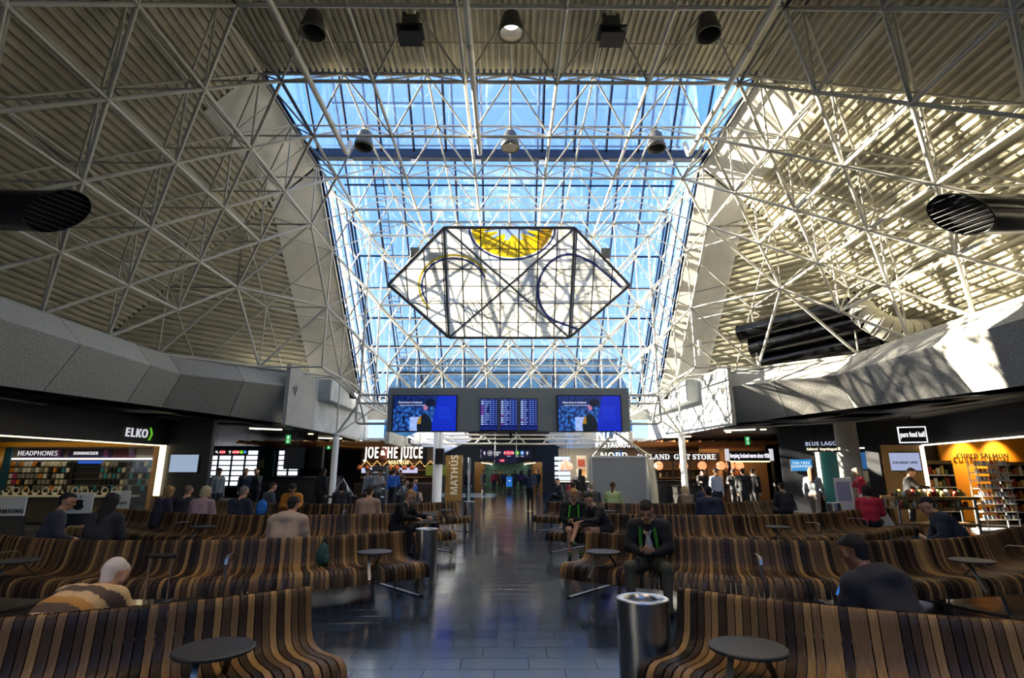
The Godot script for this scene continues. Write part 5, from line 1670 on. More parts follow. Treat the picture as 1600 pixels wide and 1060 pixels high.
func jar_mesh(r):
	var key = "jar%s" % r
	if not meshes.has(key):
		var s = ST(true)
		lathe(s, [Vector2(0, 0), Vector2(r * 0.5, 0), Vector2(r * 0.5, r * 0.9), Vector2(r * 0.4, r * 1.05), Vector2(r * 0.42, r * 1.3), Vector2(0, r * 1.3)], 10)
		meshes[key] = fin(s)
	return meshes[key]

func make_soffit_lights():
	# lamps, exit signs and ceiling rafts under the soffits
	var k = 0
	for q in [[-9.6, 21.9, "slim tube lamp under the left soffit, near the exit sign"], [-14.0, 24.0, "slim tube lamp deep under the left soffit"], [9.3, 22.3, "slim tube lamp under the right soffit, near the exit signs"], [8.2, 26.8, "slim tube lamp under the right soffit above the gift shop"], [-9.0, 28.0, "slim tube lamp above the left bar"]]:
		var t = thing("tube_lamp", q[2], "lamp", W(q[0], 3.3, q[1]), 0.6 if q[0] < 0 else -0.6)
		part(t, "tube", box(Vector3(1.2, 0.05, 0.08), 0.01), glow("#fff0d2", 1.35))
		part(t, "tray", box(Vector3(1.26, 0.03, 0.12), 0.005), M.white, Vector3(0, 0.04, 0))
		area(t, Vector3(0, -0.04, 0), Vector2(1.2, 0.1), Color("#ffecc8"), 0.5)
	for q in [[-9.2, 23.2, "left, nearer"], [-9.35, 29.0, "left, farther"], [11.0, 22.0, "right, nearer"], [10.4, 24.2, "right, farther"]]:
		var t = thing("exit_sign", "small green running-man exit sign under the soffit, %s" % q[2], "sign", W(q[0], 2.98, q[1]))
		part(t, "plate", box(Vector3(0.2, 0.36, 0.04), 0.005), glow("#1f9a4a", 0.45))
		arrow(t, 0, -0.08, 0.14, 180, glow("#e8fff0", 0.54), 0.022)
		part(t, "figure", box(Vector3(0.06, 0.12, 0.01)), glow("#e8fff0", 0.54), Vector3(0, 0.08, 0.024), Basis(Vector3.BACK, -0.3))
		rod_part(t, "hanger", Vector3(0, 0.18, 0), Vector3(0, 0.38, 0), 0.008, M.black, 5)
	# copper lattice rafts over the food halls
	for sx in [-1.0, 1.0]:
		var t = thing("ceiling_raft", "copper lattice ceiling raft over the %s food hall" % ("left" if sx < 0 else "right"), "ceiling raft", W(sx * 9.3, 3.0, 29.5))
		var cm = mat("#8a5a30", 0.35, 0.6)
		for i in 12:
			part(t, "slat", box(Vector3(7.0, 0.1, 0.03), 0.004), cm, Vector3(0, 0, -3.3 + i * 0.6))
			part(t, "cross_slat", box(Vector3(0.03, 0.1, 7.0), 0.004), cm, Vector3(-3.3 + i * 0.6, 0.06, 0))
	for q in [[-10.2, 22.5], [-9.1, 25.5], [10.4, 22.6], [9.6, 24.2], [12.5, 22.5]]:
		var s = ST()
		lathe(s, [Vector2(0, 3.33), Vector2(0.11, 3.33), Vector2(0.12, 3.345), Vector2(0.12, 3.36)], 16)
		single("ceiling_spot", "round recessed ceiling spot %s" % {-10: "over the left bar's near end", -9: "over the left bar's far side", 10: "over the dark group at right", 9: "over the drinks counter at right", 12: "behind the round column at right"}[int(q[0])], "lamp", fin(s), M.warm, W(q[0], 0, q[1]))

# ---------- small things on and around the benches ----------
func bin(label, at, r, h):
	var t = thing("litter_bin", label, "bin", at)
	var s = ST(true)
	lathe(s, [Vector2(r * 0.97, 0.0), Vector2(r, 0.03), Vector2(r, h * 0.45)], 40)
	part(t, "lower_body", fin(s), M.steel)
	var s2 = ST(true)
	lathe(s2, [Vector2(r, h * 0.452), Vector2(r, h - 0.02)], 40)
	part(t, "upper_body", fin(s2), M.steel)
	var s3 = ST(true)
	lathe(s3, [Vector2(r, h - 0.02), Vector2(r + 0.004, h - 0.005), Vector2(r - 0.01, h), Vector2(r * 0.62, h - 0.005), Vector2(r * 0.58, h - 0.03), Vector2(r * 0.58, h - 0.25)], 40)
	part(t, "lid_ring", fin(s3), M.steel)
	var s4 = ST()
	lathe(s4, [Vector2(0, h - 0.26), Vector2(r * 0.58, h - 0.26)], 24)
	part(t, "liner", fin(s4), M.black)

func make_props():
	bin("round brushed steel litter bin with an open ring top, beside the nearest right bench", W(0.96, 0, 4.52), 0.195, 0.72)
	bin("round steel litter bin behind the end of the second left bench", W(-1.33, 0, 9.0), 0.17, 0.8)
	bin("round steel litter bin at the end of the farthest left bench", W(-1.22, 0, 17.2), 0.17, 0.8)
	bin("round steel litter bin at the outer end of the farthest right bench", W(9.35, 0, 16.4), 0.2, 0.8)
	# pull-up suitcase behind the nearest left bench
	var t = thing("suitcase", "dark cabin suitcase with its handle pulled up behind the nearest left bench", "suitcase", W(-2.92, 0, 4.75))
	part(t, "shell", box(Vector3(0.36, 0.52, 0.22), 0.04), M.charcoal, Vector3(0, 0.31, 0))
	for x in [-0.09, 0.09]: rod_part(t, "telescopic_rod", Vector3(x, 0.56, -0.08), Vector3(x, 0.97, -0.08), 0.008, M.steel, 8)
	part(t, "grip", box(Vector3(0.24, 0.04, 0.035), 0.014), M.black, Vector3(0, 0.98, -0.08))
	for e in [[-1, -1], [-1, 1], [1, -1], [1, 1]]: rod_part(t, "wheel", Vector3(e[0] * 0.14 - 0.015, 0.03, e[1] * 0.08), Vector3(e[0] * 0.14 + 0.015, 0.03, e[1] * 0.08), 0.03, M.black, 12)
	backpack("bright blue backpack standing on the farthest left bench", W(-7.05, 0.43, 16.3), "#1f6fc8", 0.46, 0.3)
	backpack("black backpack on the floor in front of the third right bench", W(1.55, 0.0, 11.35), "#15161a", 0.42, 0.9)
	backpack("teal and dark drawstring bag lying on the second left bench", W(-2.55, 0.43, 7.85), "#1f4a44", 0.3, 1.4)
	backpack("black shoulder bag on the bench beside the laptop visitor", W(-1.62, 0.43, 12.35), "#17181c", 0.26, 0.4)
	# laptop
	var l = thing("laptop", "open grey laptop on the small round table near the aisle", "laptop", W(-1.7, 0.63, 12.2), 0.4)
	part(l, "base", box(Vector3(0.3, 0.018, 0.21), 0.004), M.lamp_body)
	part(l, "lid", box(Vector3(0.3, 0.2, 0.01), 0.003), mat("#77797c", 0.4), Vector3(0, 0.1, -0.12), Basis(Vector3.RIGHT, -0.25))
	part(l, "keys", box(Vector3(0.27, 0.004, 0.1)), M.black, Vector3(0, 0.011, -0.03))
	for q in [[-4.05, 12.0, "#9fb6d8", "clear bottle with a blue cap on the third left bench"], [-3.8, 12.02, "#b85a4a", "clear bottle with a red label on the third left bench"]]:
		var b = thing("bottle", q[3], "bottle", W(q[0], 0.425, q[1]))
		var s = ST(true)
		lathe(s, [Vector2(0, 0), Vector2(0.032, 0), Vector2(0.034, 0.02), Vector2(0.034, 0.14), Vector2(0.014, 0.19), Vector2(0.014, 0.21), Vector2(0, 0.21)], 14)
		part(b, "body", fin(s), glass("#dfe8ee", 0.35))
		var c = ST()
		lathe(c, [Vector2(0.016, 0.205), Vector2(0.016, 0.225), Vector2(0, 0.225)], 12)
		part(b, "cap", fin(c), mat(q[2], 0.5))
		var lb = ST(true)
		lathe(lb, [Vector2(0.0345, 0.05), Vector2(0.0345, 0.11)], 14)
		part(b, "label", fin(lb), mat(q[2], 0.5))
	# coat thrown over the end of the third right bench
	var at = bench_at(1.0, 1.2, 12.85, 8.5)
	var s = ST(true)
	var n = at[1]; var side = Vector3.UP.cross(n)
	var grid = []
	for i in 9:
		var row = []
		for j in 8:
			var f = j / 7.0
			var y = 0.83 - maxf(0.0, absf(f - 0.35) - 0.08) * 0.85
			var o = (f - 0.35) * 0.45
			row.append(at[0] + side * (i - 4) * 0.06 + Vector3(0, y + 0.012 * sin(i * 1.9 + j), 0) + n * (o + 0.03 * sin(i * 1.3)))
		grid.append(row)
	for i in 8:
		for j in 7: quad(s, grid[i][j], grid[i + 1][j], grid[i + 1][j + 1], grid[i][j + 1])
	single("coat", "crumpled pale grey coat thrown over the end of the third right bench", "coat", fin(s), mat("#a9a7a4", 0.9))
	# tripod easel poster near the column
	var ea = thing("poster_stand", "white poster stand catching the sun left of the round column", "sign", W(10.75, 0, 18.2), -0.3)
	part(ea, "board", box(Vector3(0.5, 1.05, 0.03), 0.005), mat("#d8d8dc", 0.5), Vector3(0, 0.95, 0))
	part(ea, "print", box(Vector3(0.4, 0.6, 0.01)), mat("#8f96b8", 0.5), Vector3(0, 1.05, 0.018))
	for x in [-0.22, 0.22]: rod_part(ea, "leg", Vector3(x, 0, 0.12), Vector3(x * 0.9, 1.4, -0.02), 0.014, M.steel, 6)
	rod_part(ea, "leg", Vector3(0, 0, -0.35), Vector3(0, 1.3, -0.03), 0.014, M.steel, 6)

func backpack(label, at, c, h, turn):
	var t = thing("backpack", label, "bag", at, turn)
	var s = ST(true)
	var prof = []
	for i in 9:
		var a = PI * i / 8.0
		prof.append(Vector2(sin(a) * 0.5 * (1.0 + 0.15 * cos(a)), 0.5 - 0.5 * cos(a)))
	lathe(s, prof, 14)
	part(t, "sack", fin(s), mat(c, 0.8), Vector3.ZERO, Basis.from_scale(Vector3(h * 0.72, h, h * 0.5)))
	part(t, "front_pocket", box(Vector3(h * 0.42, h * 0.36, h * 0.16), h * 0.06), mat(Color(c).lightened(0.06), 0.8), Vector3(0, h * 0.32, h * 0.2))
	var hd = ST(true)
	var pts = []
	for i in 9: pts.append(Vector3(0.05 * cos(PI * i / 8.0), h * 0.97 + 0.05 * sin(PI * i / 8.0), 0))
	path_tube(hd, pts, 0.009, 6)
	part(t, "grab_loop", fin(hd), M.black)

# ---------- people ----------
# A figure is a list of tapered bones [a, b, ra, rb, region]; regions: 0 skin, 1 hair, 2 top, 3 bottom, 4 shoes, 5 and 6 second and third colour of the top
var figure_cache := {}

func net(bones, cell, k, out):
	# smooth union of the bones meshed as surface nets; adds to out[region] = [verts, normals, index]
	var lo = Vector3(1e9, 1e9, 1e9); var hi = -lo
	for b in bones:
		var r = maxf(b[2], b[3]) + cell * 3.0
		lo = lo.min(b[0].min(b[1]) - Vector3(r, r, r)); hi = hi.max(b[0].max(b[1]) + Vector3(r, r, r))
	var nx = int((hi.x - lo.x) / cell) + 2; var ny = int((hi.y - lo.y) / cell) + 2; var nz = int((hi.z - lo.z) / cell) + 2
	var total = nx * ny * nz
	var f = PackedFloat32Array(); f.resize(total); f.fill(1.0)
	var raw = PackedFloat32Array(); raw.resize(total); raw.fill(1.0)
	var who = PackedByteArray(); who.resize(total)
	for b in bones:
		var a: Vector3 = b[0]; var d: Vector3 = b[1] - b[0]
		var ra: float = b[2]; var dr: float = b[3] - b[2]
		var dd: float = maxf(d.length_squared(), 1e-9)
		var r = maxf(b[2], b[3]) + cell * 2.5 + k
		var l = (a.min(b[1]) - Vector3(r, r, r) - lo) / cell; var h = (a.max(b[1]) + Vector3(r, r, r) - lo) / cell
		var reg: int = b[4]
		for z in range(maxi(0, int(l.z)), mini(nz - 1, int(h.z) + 1) + 1):
			for y in range(maxi(0, int(l.y)), mini(ny - 1, int(h.y) + 1) + 1):
				var row = (z * ny + y) * nx
				for x in range(maxi(0, int(l.x)), mini(nx - 1, int(h.x) + 1) + 1):
					var p = lo + Vector3(x, y, z) * cell - a
					var t: float = clampf(p.dot(d) / dd, 0.0, 1.0)
					var v: float = (p - d * t).length() - ra - dr * t
					var i = row + x
					if v < raw[i]:
						raw[i] = v
						who[i] = reg
					var w: float = f[i]
					var hh: float = clampf(0.5 + 0.5 * (w - v) / k, 0.0, 1.0)
					f[i] = w + (v - w) * hh - k * hh * (1.0 - hh)
	var sx = 1; var sy = nx; var sz = nx * ny
	var corner = [0, sx, sy, sx + sy, sz, sx + sz, sy + sz, sx + sy + sz]
	var vert = PackedInt32Array(); vert.resize(total); vert.fill(-1)
	var P = PackedVector3Array(); var N = PackedVector3Array(); var R = PackedByteArray(); var C = PackedInt32Array()
	for z in range(1, nz - 2):
		for y in range(1, ny - 2):
			for x in range(1, nx - 2):
				var i = (z * ny + y) * nx + x
				if absf(f[i]) > cell * 2.0: continue
				var m = 0
				for c in 8:
					if f[i + corner[c]] < 0.0: m |= 1 << c
				if m == 0 or m == 255: continue
				var s = Vector3.ZERO; var n = 0
				for e in [[0, 1], [2, 3], [4, 5], [6, 7], [0, 2], [1, 3], [4, 6], [5, 7], [0, 4], [1, 5], [2, 6], [3, 7]]:
					var v0: float = f[i + corner[e[0]]]; var v1: float = f[i + corner[e[1]]]
					if (v0 < 0.0) == (v1 < 0.0): continue
					var t = v0 / (v0 - v1)
					var c0 = Vector3(e[0] & 1, (e[0] >> 1) & 1, e[0] >> 2); var c1 = Vector3(e[1] & 1, (e[1] >> 1) & 1, e[1] >> 2)
					s += c0.lerp(c1, t); n += 1
				vert[i] = P.size()
				P.append(lo + (Vector3(x, y, z) + s / n) * cell)
				N.append(Vector3(f[i + 1] - f[i - 1], f[i + sy] - f[i - sy], f[i + sz] - f[i - sz]).normalized())
				R.append(who[i]); C.append(i)
	for q in C.size():
		var i = C[q]
		for ax in 3:
			var st = [sx, sy, sz][ax]; var u = [sy, sz, sx][ax]; var w = [sz, sx, sy][ax]
			var in0 = f[i] < 0.0
			if in0 == (f[i + st] < 0.0): continue
			var a = vert[i]; var b = vert[i - u]; var c = vert[i - u - w]; var d = vert[i - w]
			if a < 0 or b < 0 or c < 0 or d < 0: continue
			var o = out[R[a]]
			var base = o[0].size()
			for v in ([a, d, c, b] if in0 else [a, b, c, d]):
				o[0].append(P[v]); o[1].append(N[v])
			for j in [0, 1, 2, 0, 2, 3]: o[2].append(base + j)

func figure_mesh(key, bones, cell, head, head_cell, hands, stripes = null):
	if figure_cache.has(key): return figure_cache[key]
	var out = []
	for i in 8: out.append([PackedVector3Array(), PackedVector3Array(), PackedInt32Array()])
	net(bones, cell, 0.035, out)
	net(head, head_cell, 0.022, out)
	for h in hands: net(h, 0.0055, 0.008, out)
	if stripes:
		# knitted bands of other colours round the trunk
		var src = out[2]
		var keep = [PackedVector3Array(), PackedVector3Array(), PackedInt32Array()]
		for q in range(0, src[0].size(), 4):
			var mid = (src[0][q] + src[0][q + 2]) * 0.5
			var reg = stripes.call(mid)
			var o = keep if reg == 2 else out[reg]
			var base = o[0].size()
			for j in 4: o[0].append(src[0][q + j]); o[1].append(src[1][q + j])
			for j in [0, 1, 2, 0, 2, 3]: o[2].append(base + j)
		out[2] = keep
	var m = ArrayMesh.new()
	var order = []
	for i in 8:
		if out[i][0].is_empty(): continue
		var arr = []
		arr.resize(Mesh.ARRAY_MAX)
		arr[Mesh.ARRAY_VERTEX] = out[i][0]; arr[Mesh.ARRAY_NORMAL] = out[i][1]; arr[Mesh.ARRAY_INDEX] = out[i][2]
		m.add_surface_from_arrays(Mesh.PRIMITIVE_TRIANGLES, arr)
		order.append(i)
	figure_cache[key] = [m, order]
	return figure_cache[key]

func hand_bones(wrist, toward, palm_n, curl, side):
	# palm, four fingers of different lengths with two bends, and a thumb from the side of the palm
	var d = toward.normalized()
	var nn = (palm_n - d * palm_n.dot(d)).normalized()
	var s = d.cross(nn).normalized() * side
	var b = []
	for i in 4:
		var o = s * (i - 1.5) * 0.019
		var k0 = wrist + o * 0.8 + d * 0.02; var k1 = wrist + o + d * 0.088
		b.append([k0, k1, 0.014, 0.0105, 0])
		var L = [0.038, 0.043, 0.040, 0.031][i]
		var d1 = d.rotated(s * side, 0.0)
		d1 = (d * cos(curl) + nn * sin(curl)).normalized()
		var d2 = (d * cos(curl * 2.1) + nn * sin(curl * 2.1)).normalized()
		var k2 = k1 + d1 * L; var k3 = k2 + d2 * L * 0.75
		b.append([k1, k2, 0.0095, 0.0085, 0]); b.append([k2, k3, 0.0085, 0.007, 0])
	var t0 = wrist - s * 0.028 + d * 0.028; var t1 = t0 + (d * 0.6 - s * 0.7 + nn * 0.4).normalized() * 0.042
	b.append([wrist + d * 0.01, t0, 0.016, 0.013, 0]); b.append([t0, t1, 0.012, 0.0095, 0]); b.append([t1, t1 + (d * 0.9 + nn * 0.4).normalized() * 0.03, 0.0095, 0.008, 0])
	return b

func skeleton(p):
	# local frame: forward +z, up +y, figure's left +x
	var seat = p.get("seat", 0.0)
	var lean = p.get("lean", 0.05)
	var b = []
	var bulk = p.get("bulk", 0.0)
	var pel; var hips = []
	var short = p.get("shorts", false); var sleeve = p.get("sleeve", 2)
	if seat > 0: pel = Vector3(0, seat + 0.11, 0)
	else: pel = Vector3(0, 0.96, 0)
	for s in [-1.0, 1.0]:
		var hip = pel + Vector3(s * 0.085, -0.03, 0.0)
		var knee; var ank; var toe
		var leg = p.get("legs", "plain")
		if seat > 0:
			var spread = p.get("spread", 0.1)
			knee = Vector3(s * (0.05 + spread), seat + 0.09, 0.43)
			ank = Vector3(s * (0.05 + spread), 0.09, 0.42 + 0.06 * s * p.get("stagger", 0.0))
			if leg == "crossed" and s > 0:
				knee = Vector3(0.02, seat + 0.2, 0.43); ank = Vector3(-0.14, seat - 0.1, 0.62)
			toe = ank + Vector3(s * 0.03, -0.04, 0.17)
		else:
			knee = Vector3(s * 0.09, 0.51, 0.03); ank = Vector3(s * 0.09, 0.09, -0.01)
			if leg == "walk":
				knee = Vector3(s * 0.085, 0.52, 0.12 * s + 0.05); ank = Vector3(s * 0.08, 0.1 + (0.06 if s < 0 else 0.0), 0.24 * s - 0.04)
			toe = ank + Vector3(s * 0.03, -0.045, 0.15)
		var cut = hip.lerp(knee, 0.6)
		if short:
			b.append([hip, cut, 0.098, 0.085, 3]); b.append([cut, knee, 0.072, 0.056, 0])
			b.append([knee, ank, 0.056, 0.036, 0])
		else:
			b.append([hip, knee, 0.096, 0.068, 3]); b.append([knee, ank, 0.066, 0.05, 3])
		b.append([ank + Vector3(0, -0.03, -0.03), toe, 0.045, 0.038, 4])
	b.append([pel + Vector3(-0.07, 0.0, -0.01), pel + Vector3(0.07, 0.0, -0.01), 0.115, 0.115, 3])
	var up = Vector3(0, cos(lean), sin(lean))
	var fwd = Vector3(0, -sin(lean), cos(lean))
	var mid = pel + up * 0.2
	var hunch = p.get("hunch", 0.0)
	var up2 = Vector3(0, cos(lean + hunch), sin(lean + hunch))
	var fwd2 = Vector3(0, -sin(lean + hunch), cos(lean + hunch))
	var chest = mid + up2 * 0.2
	var neck = chest + up2 * 0.12
	for s in [-1.0, 1.0]:
		b.append([pel + Vector3(s * 0.055, 0.03, 0), mid + Vector3(s * 0.055, 0, 0), 0.10 + bulk, 0.098 + bulk, 2])
		b.append([mid + Vector3(s * 0.06, 0, 0), chest + Vector3(s * 0.075, 0, 0) + fwd2 * 0.01, 0.10 + bulk, 0.105 + bulk, 2])
		b.append([chest + Vector3(s * 0.06, 0.0, 0), neck + Vector3(s * 0.09, -0.045, 0), 0.095 + bulk, 0.06 + bulk, 2])
	var hands = []
	for s in [-1.0, 1.0]:
		var sh = neck - up2 * 0.06 + Vector3(s * 0.185, 0, 0)
		var el; var wr; var tow = Vector3(0, -1, 0.1)
		var pn = Vector3(-s, 0, 0.2)
		match p.get("arms", "down"):
			"down":
				el = sh + Vector3(s * 0.05, -0.28, -0.02); wr = el + Vector3(-s * 0.01, -0.24, 0.08)
			"lap":
				el = sh + Vector3(s * 0.06, -0.26, 0.05); wr = pel + Vector3(s * 0.07, 0.12, 0.27); tow = Vector3(-s * 0.5, -0.1, 0.9); pn = Vector3(0, -1, 0)
			"knees":
				el = sh + Vector3(s * 0.07, -0.2, 0.14); wr = Vector3(s * 0.06, seat + 0.2, 0.5); tow = Vector3(-s * 0.4, -0.5, 0.6); pn = Vector3(-s, 0, -0.2)
			"phone":
				el = sh + Vector3(s * 0.06, -0.25, 0.06); wr = chest + fwd2 * 0.3 + Vector3(s * 0.075, -0.12, 0.0); tow = Vector3(-s * 0.55, 0.35, 0.6); pn = Vector3(-s * 0.4, 0.6, -0.4)
			"reach":
				el = sh + Vector3(s * 0.06, -0.2, 0.16); wr = el + Vector3(-s * 0.03, 0.0, 0.25); tow = Vector3(-s * 0.1, -0.1, 1); pn = Vector3(0, -1, 0)
			"walk":
				el = sh + Vector3(s * 0.05, -0.27, -0.1 * s); wr = el + Vector3(0, -0.21, 0.12 - 0.12 * s)
			"ear":
				el = sh + Vector3(s * 0.12, -0.2, 0.12) if s > 0 else sh + Vector3(s * 0.05, -0.28, -0.02)
				wr = neck + Vector3(0.1, 0.08, 0.1) if s > 0 else el + Vector3(0.01, -0.24, 0.08)
		var rs = 0.058 + bulk * 0.8
		b.append([neck - up2 * 0.05 + Vector3(s * 0.1, 0, 0), sh, 0.066 + bulk, 0.062 + bulk, 2])
		b.append([sh, sh.lerp(el, 0.5), rs, rs - 0.006, 2])
		b.append([sh.lerp(el, 0.5), el, rs - 0.008, rs - 0.014, 2 if sleeve > 0 else 0])
		b.append([el, wr, rs - 0.016 if sleeve > 1 else 0.042, 0.036 + bulk * 0.5 if sleeve > 1 else 0.03, 2 if sleeve > 1 else 0])
		if p.get("fine", false):
			hands.append(hand_bones(wr, tow, pn, p.get("curl", 0.55), s))
		else:
			# small in the picture: palm and fingers at the body's own grain
			var t = tow.normalized()
			var sd = t.cross(pn).normalized()
			b.append([wr, wr + t * 0.09, 0.03, 0.033, 0])
			for i in 3: b.append([wr + t * 0.08 + sd * (i - 1) * 0.03, wr + t * 0.155 + sd * (i - 1) * 0.036 + pn.normalized() * 0.02, 0.017, 0.013, 0])
			b.append([wr + t * 0.03 - sd * 0.03, wr + t * 0.08 - sd * 0.06, 0.017, 0.013, 0])
	# head on its neck
	var nod = p.get("nod", 0.1); var turn = p.get("turn", 0.0)
	var hb = Basis(Vector3.UP, turn) * Basis(Vector3.RIGHT, nod)
	var nb = neck + up2 * 0.05 + fwd2 * 0.01
	var hc = nb + hb * Vector3(0, 0.135, 0.025)
	var hd = []
	b.append([neck - up2 * 0.03, nb + (hc - nb) * 0.4, 0.062, 0.054, 0])
	hd.append([nb - up2 * 0.02, hc + hb * Vector3(0, -0.04, -0.01), 0.054, 0.06, 0])
	hd.append([hc + hb * Vector3(0, 0.03, -0.02), hc + hb * Vector3(0, 0.035, 0.02), 0.083, 0.08, 0])
	hd.append([hc + hb * Vector3(0, -0.02, 0.02), hc + hb * Vector3(0, -0.075, 0.055), 0.068, 0.042, 0])
	hd.append([hc + hb * Vector3(0, 0.02, 0.09), hc + hb * Vector3(0, -0.022, 0.108), 0.010, 0.015, 0])
	for s in [-1.0, 1.0]:
		hd.append([hc + hb * Vector3(s * 0.078, 0.01, 0.0), hc + hb * Vector3(s * 0.082, -0.025, 0.004), 0.016, 0.012, 0])
		hd.append([hc + hb * Vector3(s * 0.022, -0.058, 0.082), hc + hb * Vector3(0, -0.055, 0.088), 0.006, 0.008, 7])
		hd.append([hc + hb * Vector3(s * 0.031, 0.012, 0.082), hc + hb * Vector3(s * 0.035, 0.012, 0.081), 0.0115, 0.011, 7])
		hd.append([hc + hb * Vector3(s * 0.018, 0.034, 0.087), hc + hb * Vector3(s * 0.048, 0.036, 0.074), 0.0085, 0.006, 1])
	match p.get("hair", "short"):
		"short", "grey":
			hd.append([hc + hb * Vector3(0, 0.055, -0.035), hc + hb * Vector3(0, 0.065, 0.022), 0.083, 0.071, 1])
			hd.append([hc + hb * Vector3(0, 0.02, -0.06), hc + hb * Vector3(0, -0.04, -0.055), 0.065, 0.045, 1])
		"long":
			hd.append([hc + hb * Vector3(0, 0.05, -0.035), hc + hb * Vector3(0, 0.06, 0.025), 0.09, 0.076, 1])
			for s in [-1.0, 1.0]: hd.append([hc + hb * Vector3(s * 0.055, 0.02, -0.04), neck + Vector3(s * 0.06, -0.04, 0) - fwd2 * 0.06, 0.06, 0.042, 1])
			hd.append([hc + hb * Vector3(0, 0.02, -0.06), neck - up2 * 0.12 - fwd2 * 0.1, 0.075, 0.04, 1])
		"bob":
			hd.append([hc + hb * Vector3(0, 0.05, -0.035), hc + hb * Vector3(0, 0.06, 0.025), 0.094, 0.08, 1])
			for s in [-1.0, 1.0]: hd.append([hc + hb * Vector3(s * 0.06, 0.02, -0.03), hc + hb * Vector3(s * 0.07, -0.07, -0.02), 0.055, 0.045, 1])
			hd.append([hc + hb * Vector3(0, 0.0, -0.06), hc + hb * Vector3(0, -0.08, -0.06), 0.07, 0.05, 1])
		"tied":
			hd.append([hc + hb * Vector3(0, 0.05, -0.035), hc + hb * Vector3(0, 0.06, 0.025), 0.086, 0.073, 1])
			hd.append([hc + hb * Vector3(0, 0.0, -0.07), hc + hb * Vector3(0.03, -0.18, -0.10), 0.045, 0.025, 1])
	if p.get("hood", false):
		# hood lying on the shoulders
		for i in 9:
			var a = PI * (0.15 + 0.7 * i / 8.0) + PI
			var c0 = neck + Vector3(cos(a) * 0.13, 0.0, 0) + up2 * 0.0 + fwd2 * sin(a) * 0.11
			b.append([c0, c0 - up2 * 0.07 - fwd2 * 0.02, 0.042, 0.05, 2])
	return {"body": b, "head": hd, "hands": hands, "neck": neck, "chest": chest, "pel": pel, "up": up2, "fwd": fwd2, "wrist": hands}

var cloth := {}
func cm(c, rough = 0.85):
	if not cloth.has(c):
		var m = mat(c, rough)
		if rough > 0.7:
			m.rim_enabled = true
			m.rim = 0.2
		cloth[c] = m
	return cloth[c]

func person(label, at, face, pose, cols, cell = 0.026, stripes = null):
	# cols: skin, hair, top, bottom, shoes [, second, third colour of the top]
	var key = str(pose) + str(cell)
	var sk
	if not figure_cache.has(key):
		sk = skeleton(pose)
		figure_mesh(key, sk.body, cell, sk.head, minf(cell * 0.5, 0.0125), sk.hands, stripes)
	var fm = figure_cache[key]
	var o = thing("person", label, "person", at, face)
	var b = part(o, "body", fm[0], null)
	for i in fm[1].size():
		var r = fm[1][i]
		b.set_surface_override_material(i, cm("#2a1a16", 0.4) if r == 7 else cm(cols[r] if r < cols.size() else cols[2], 0.5 if r == 0 else 0.85))
	return o

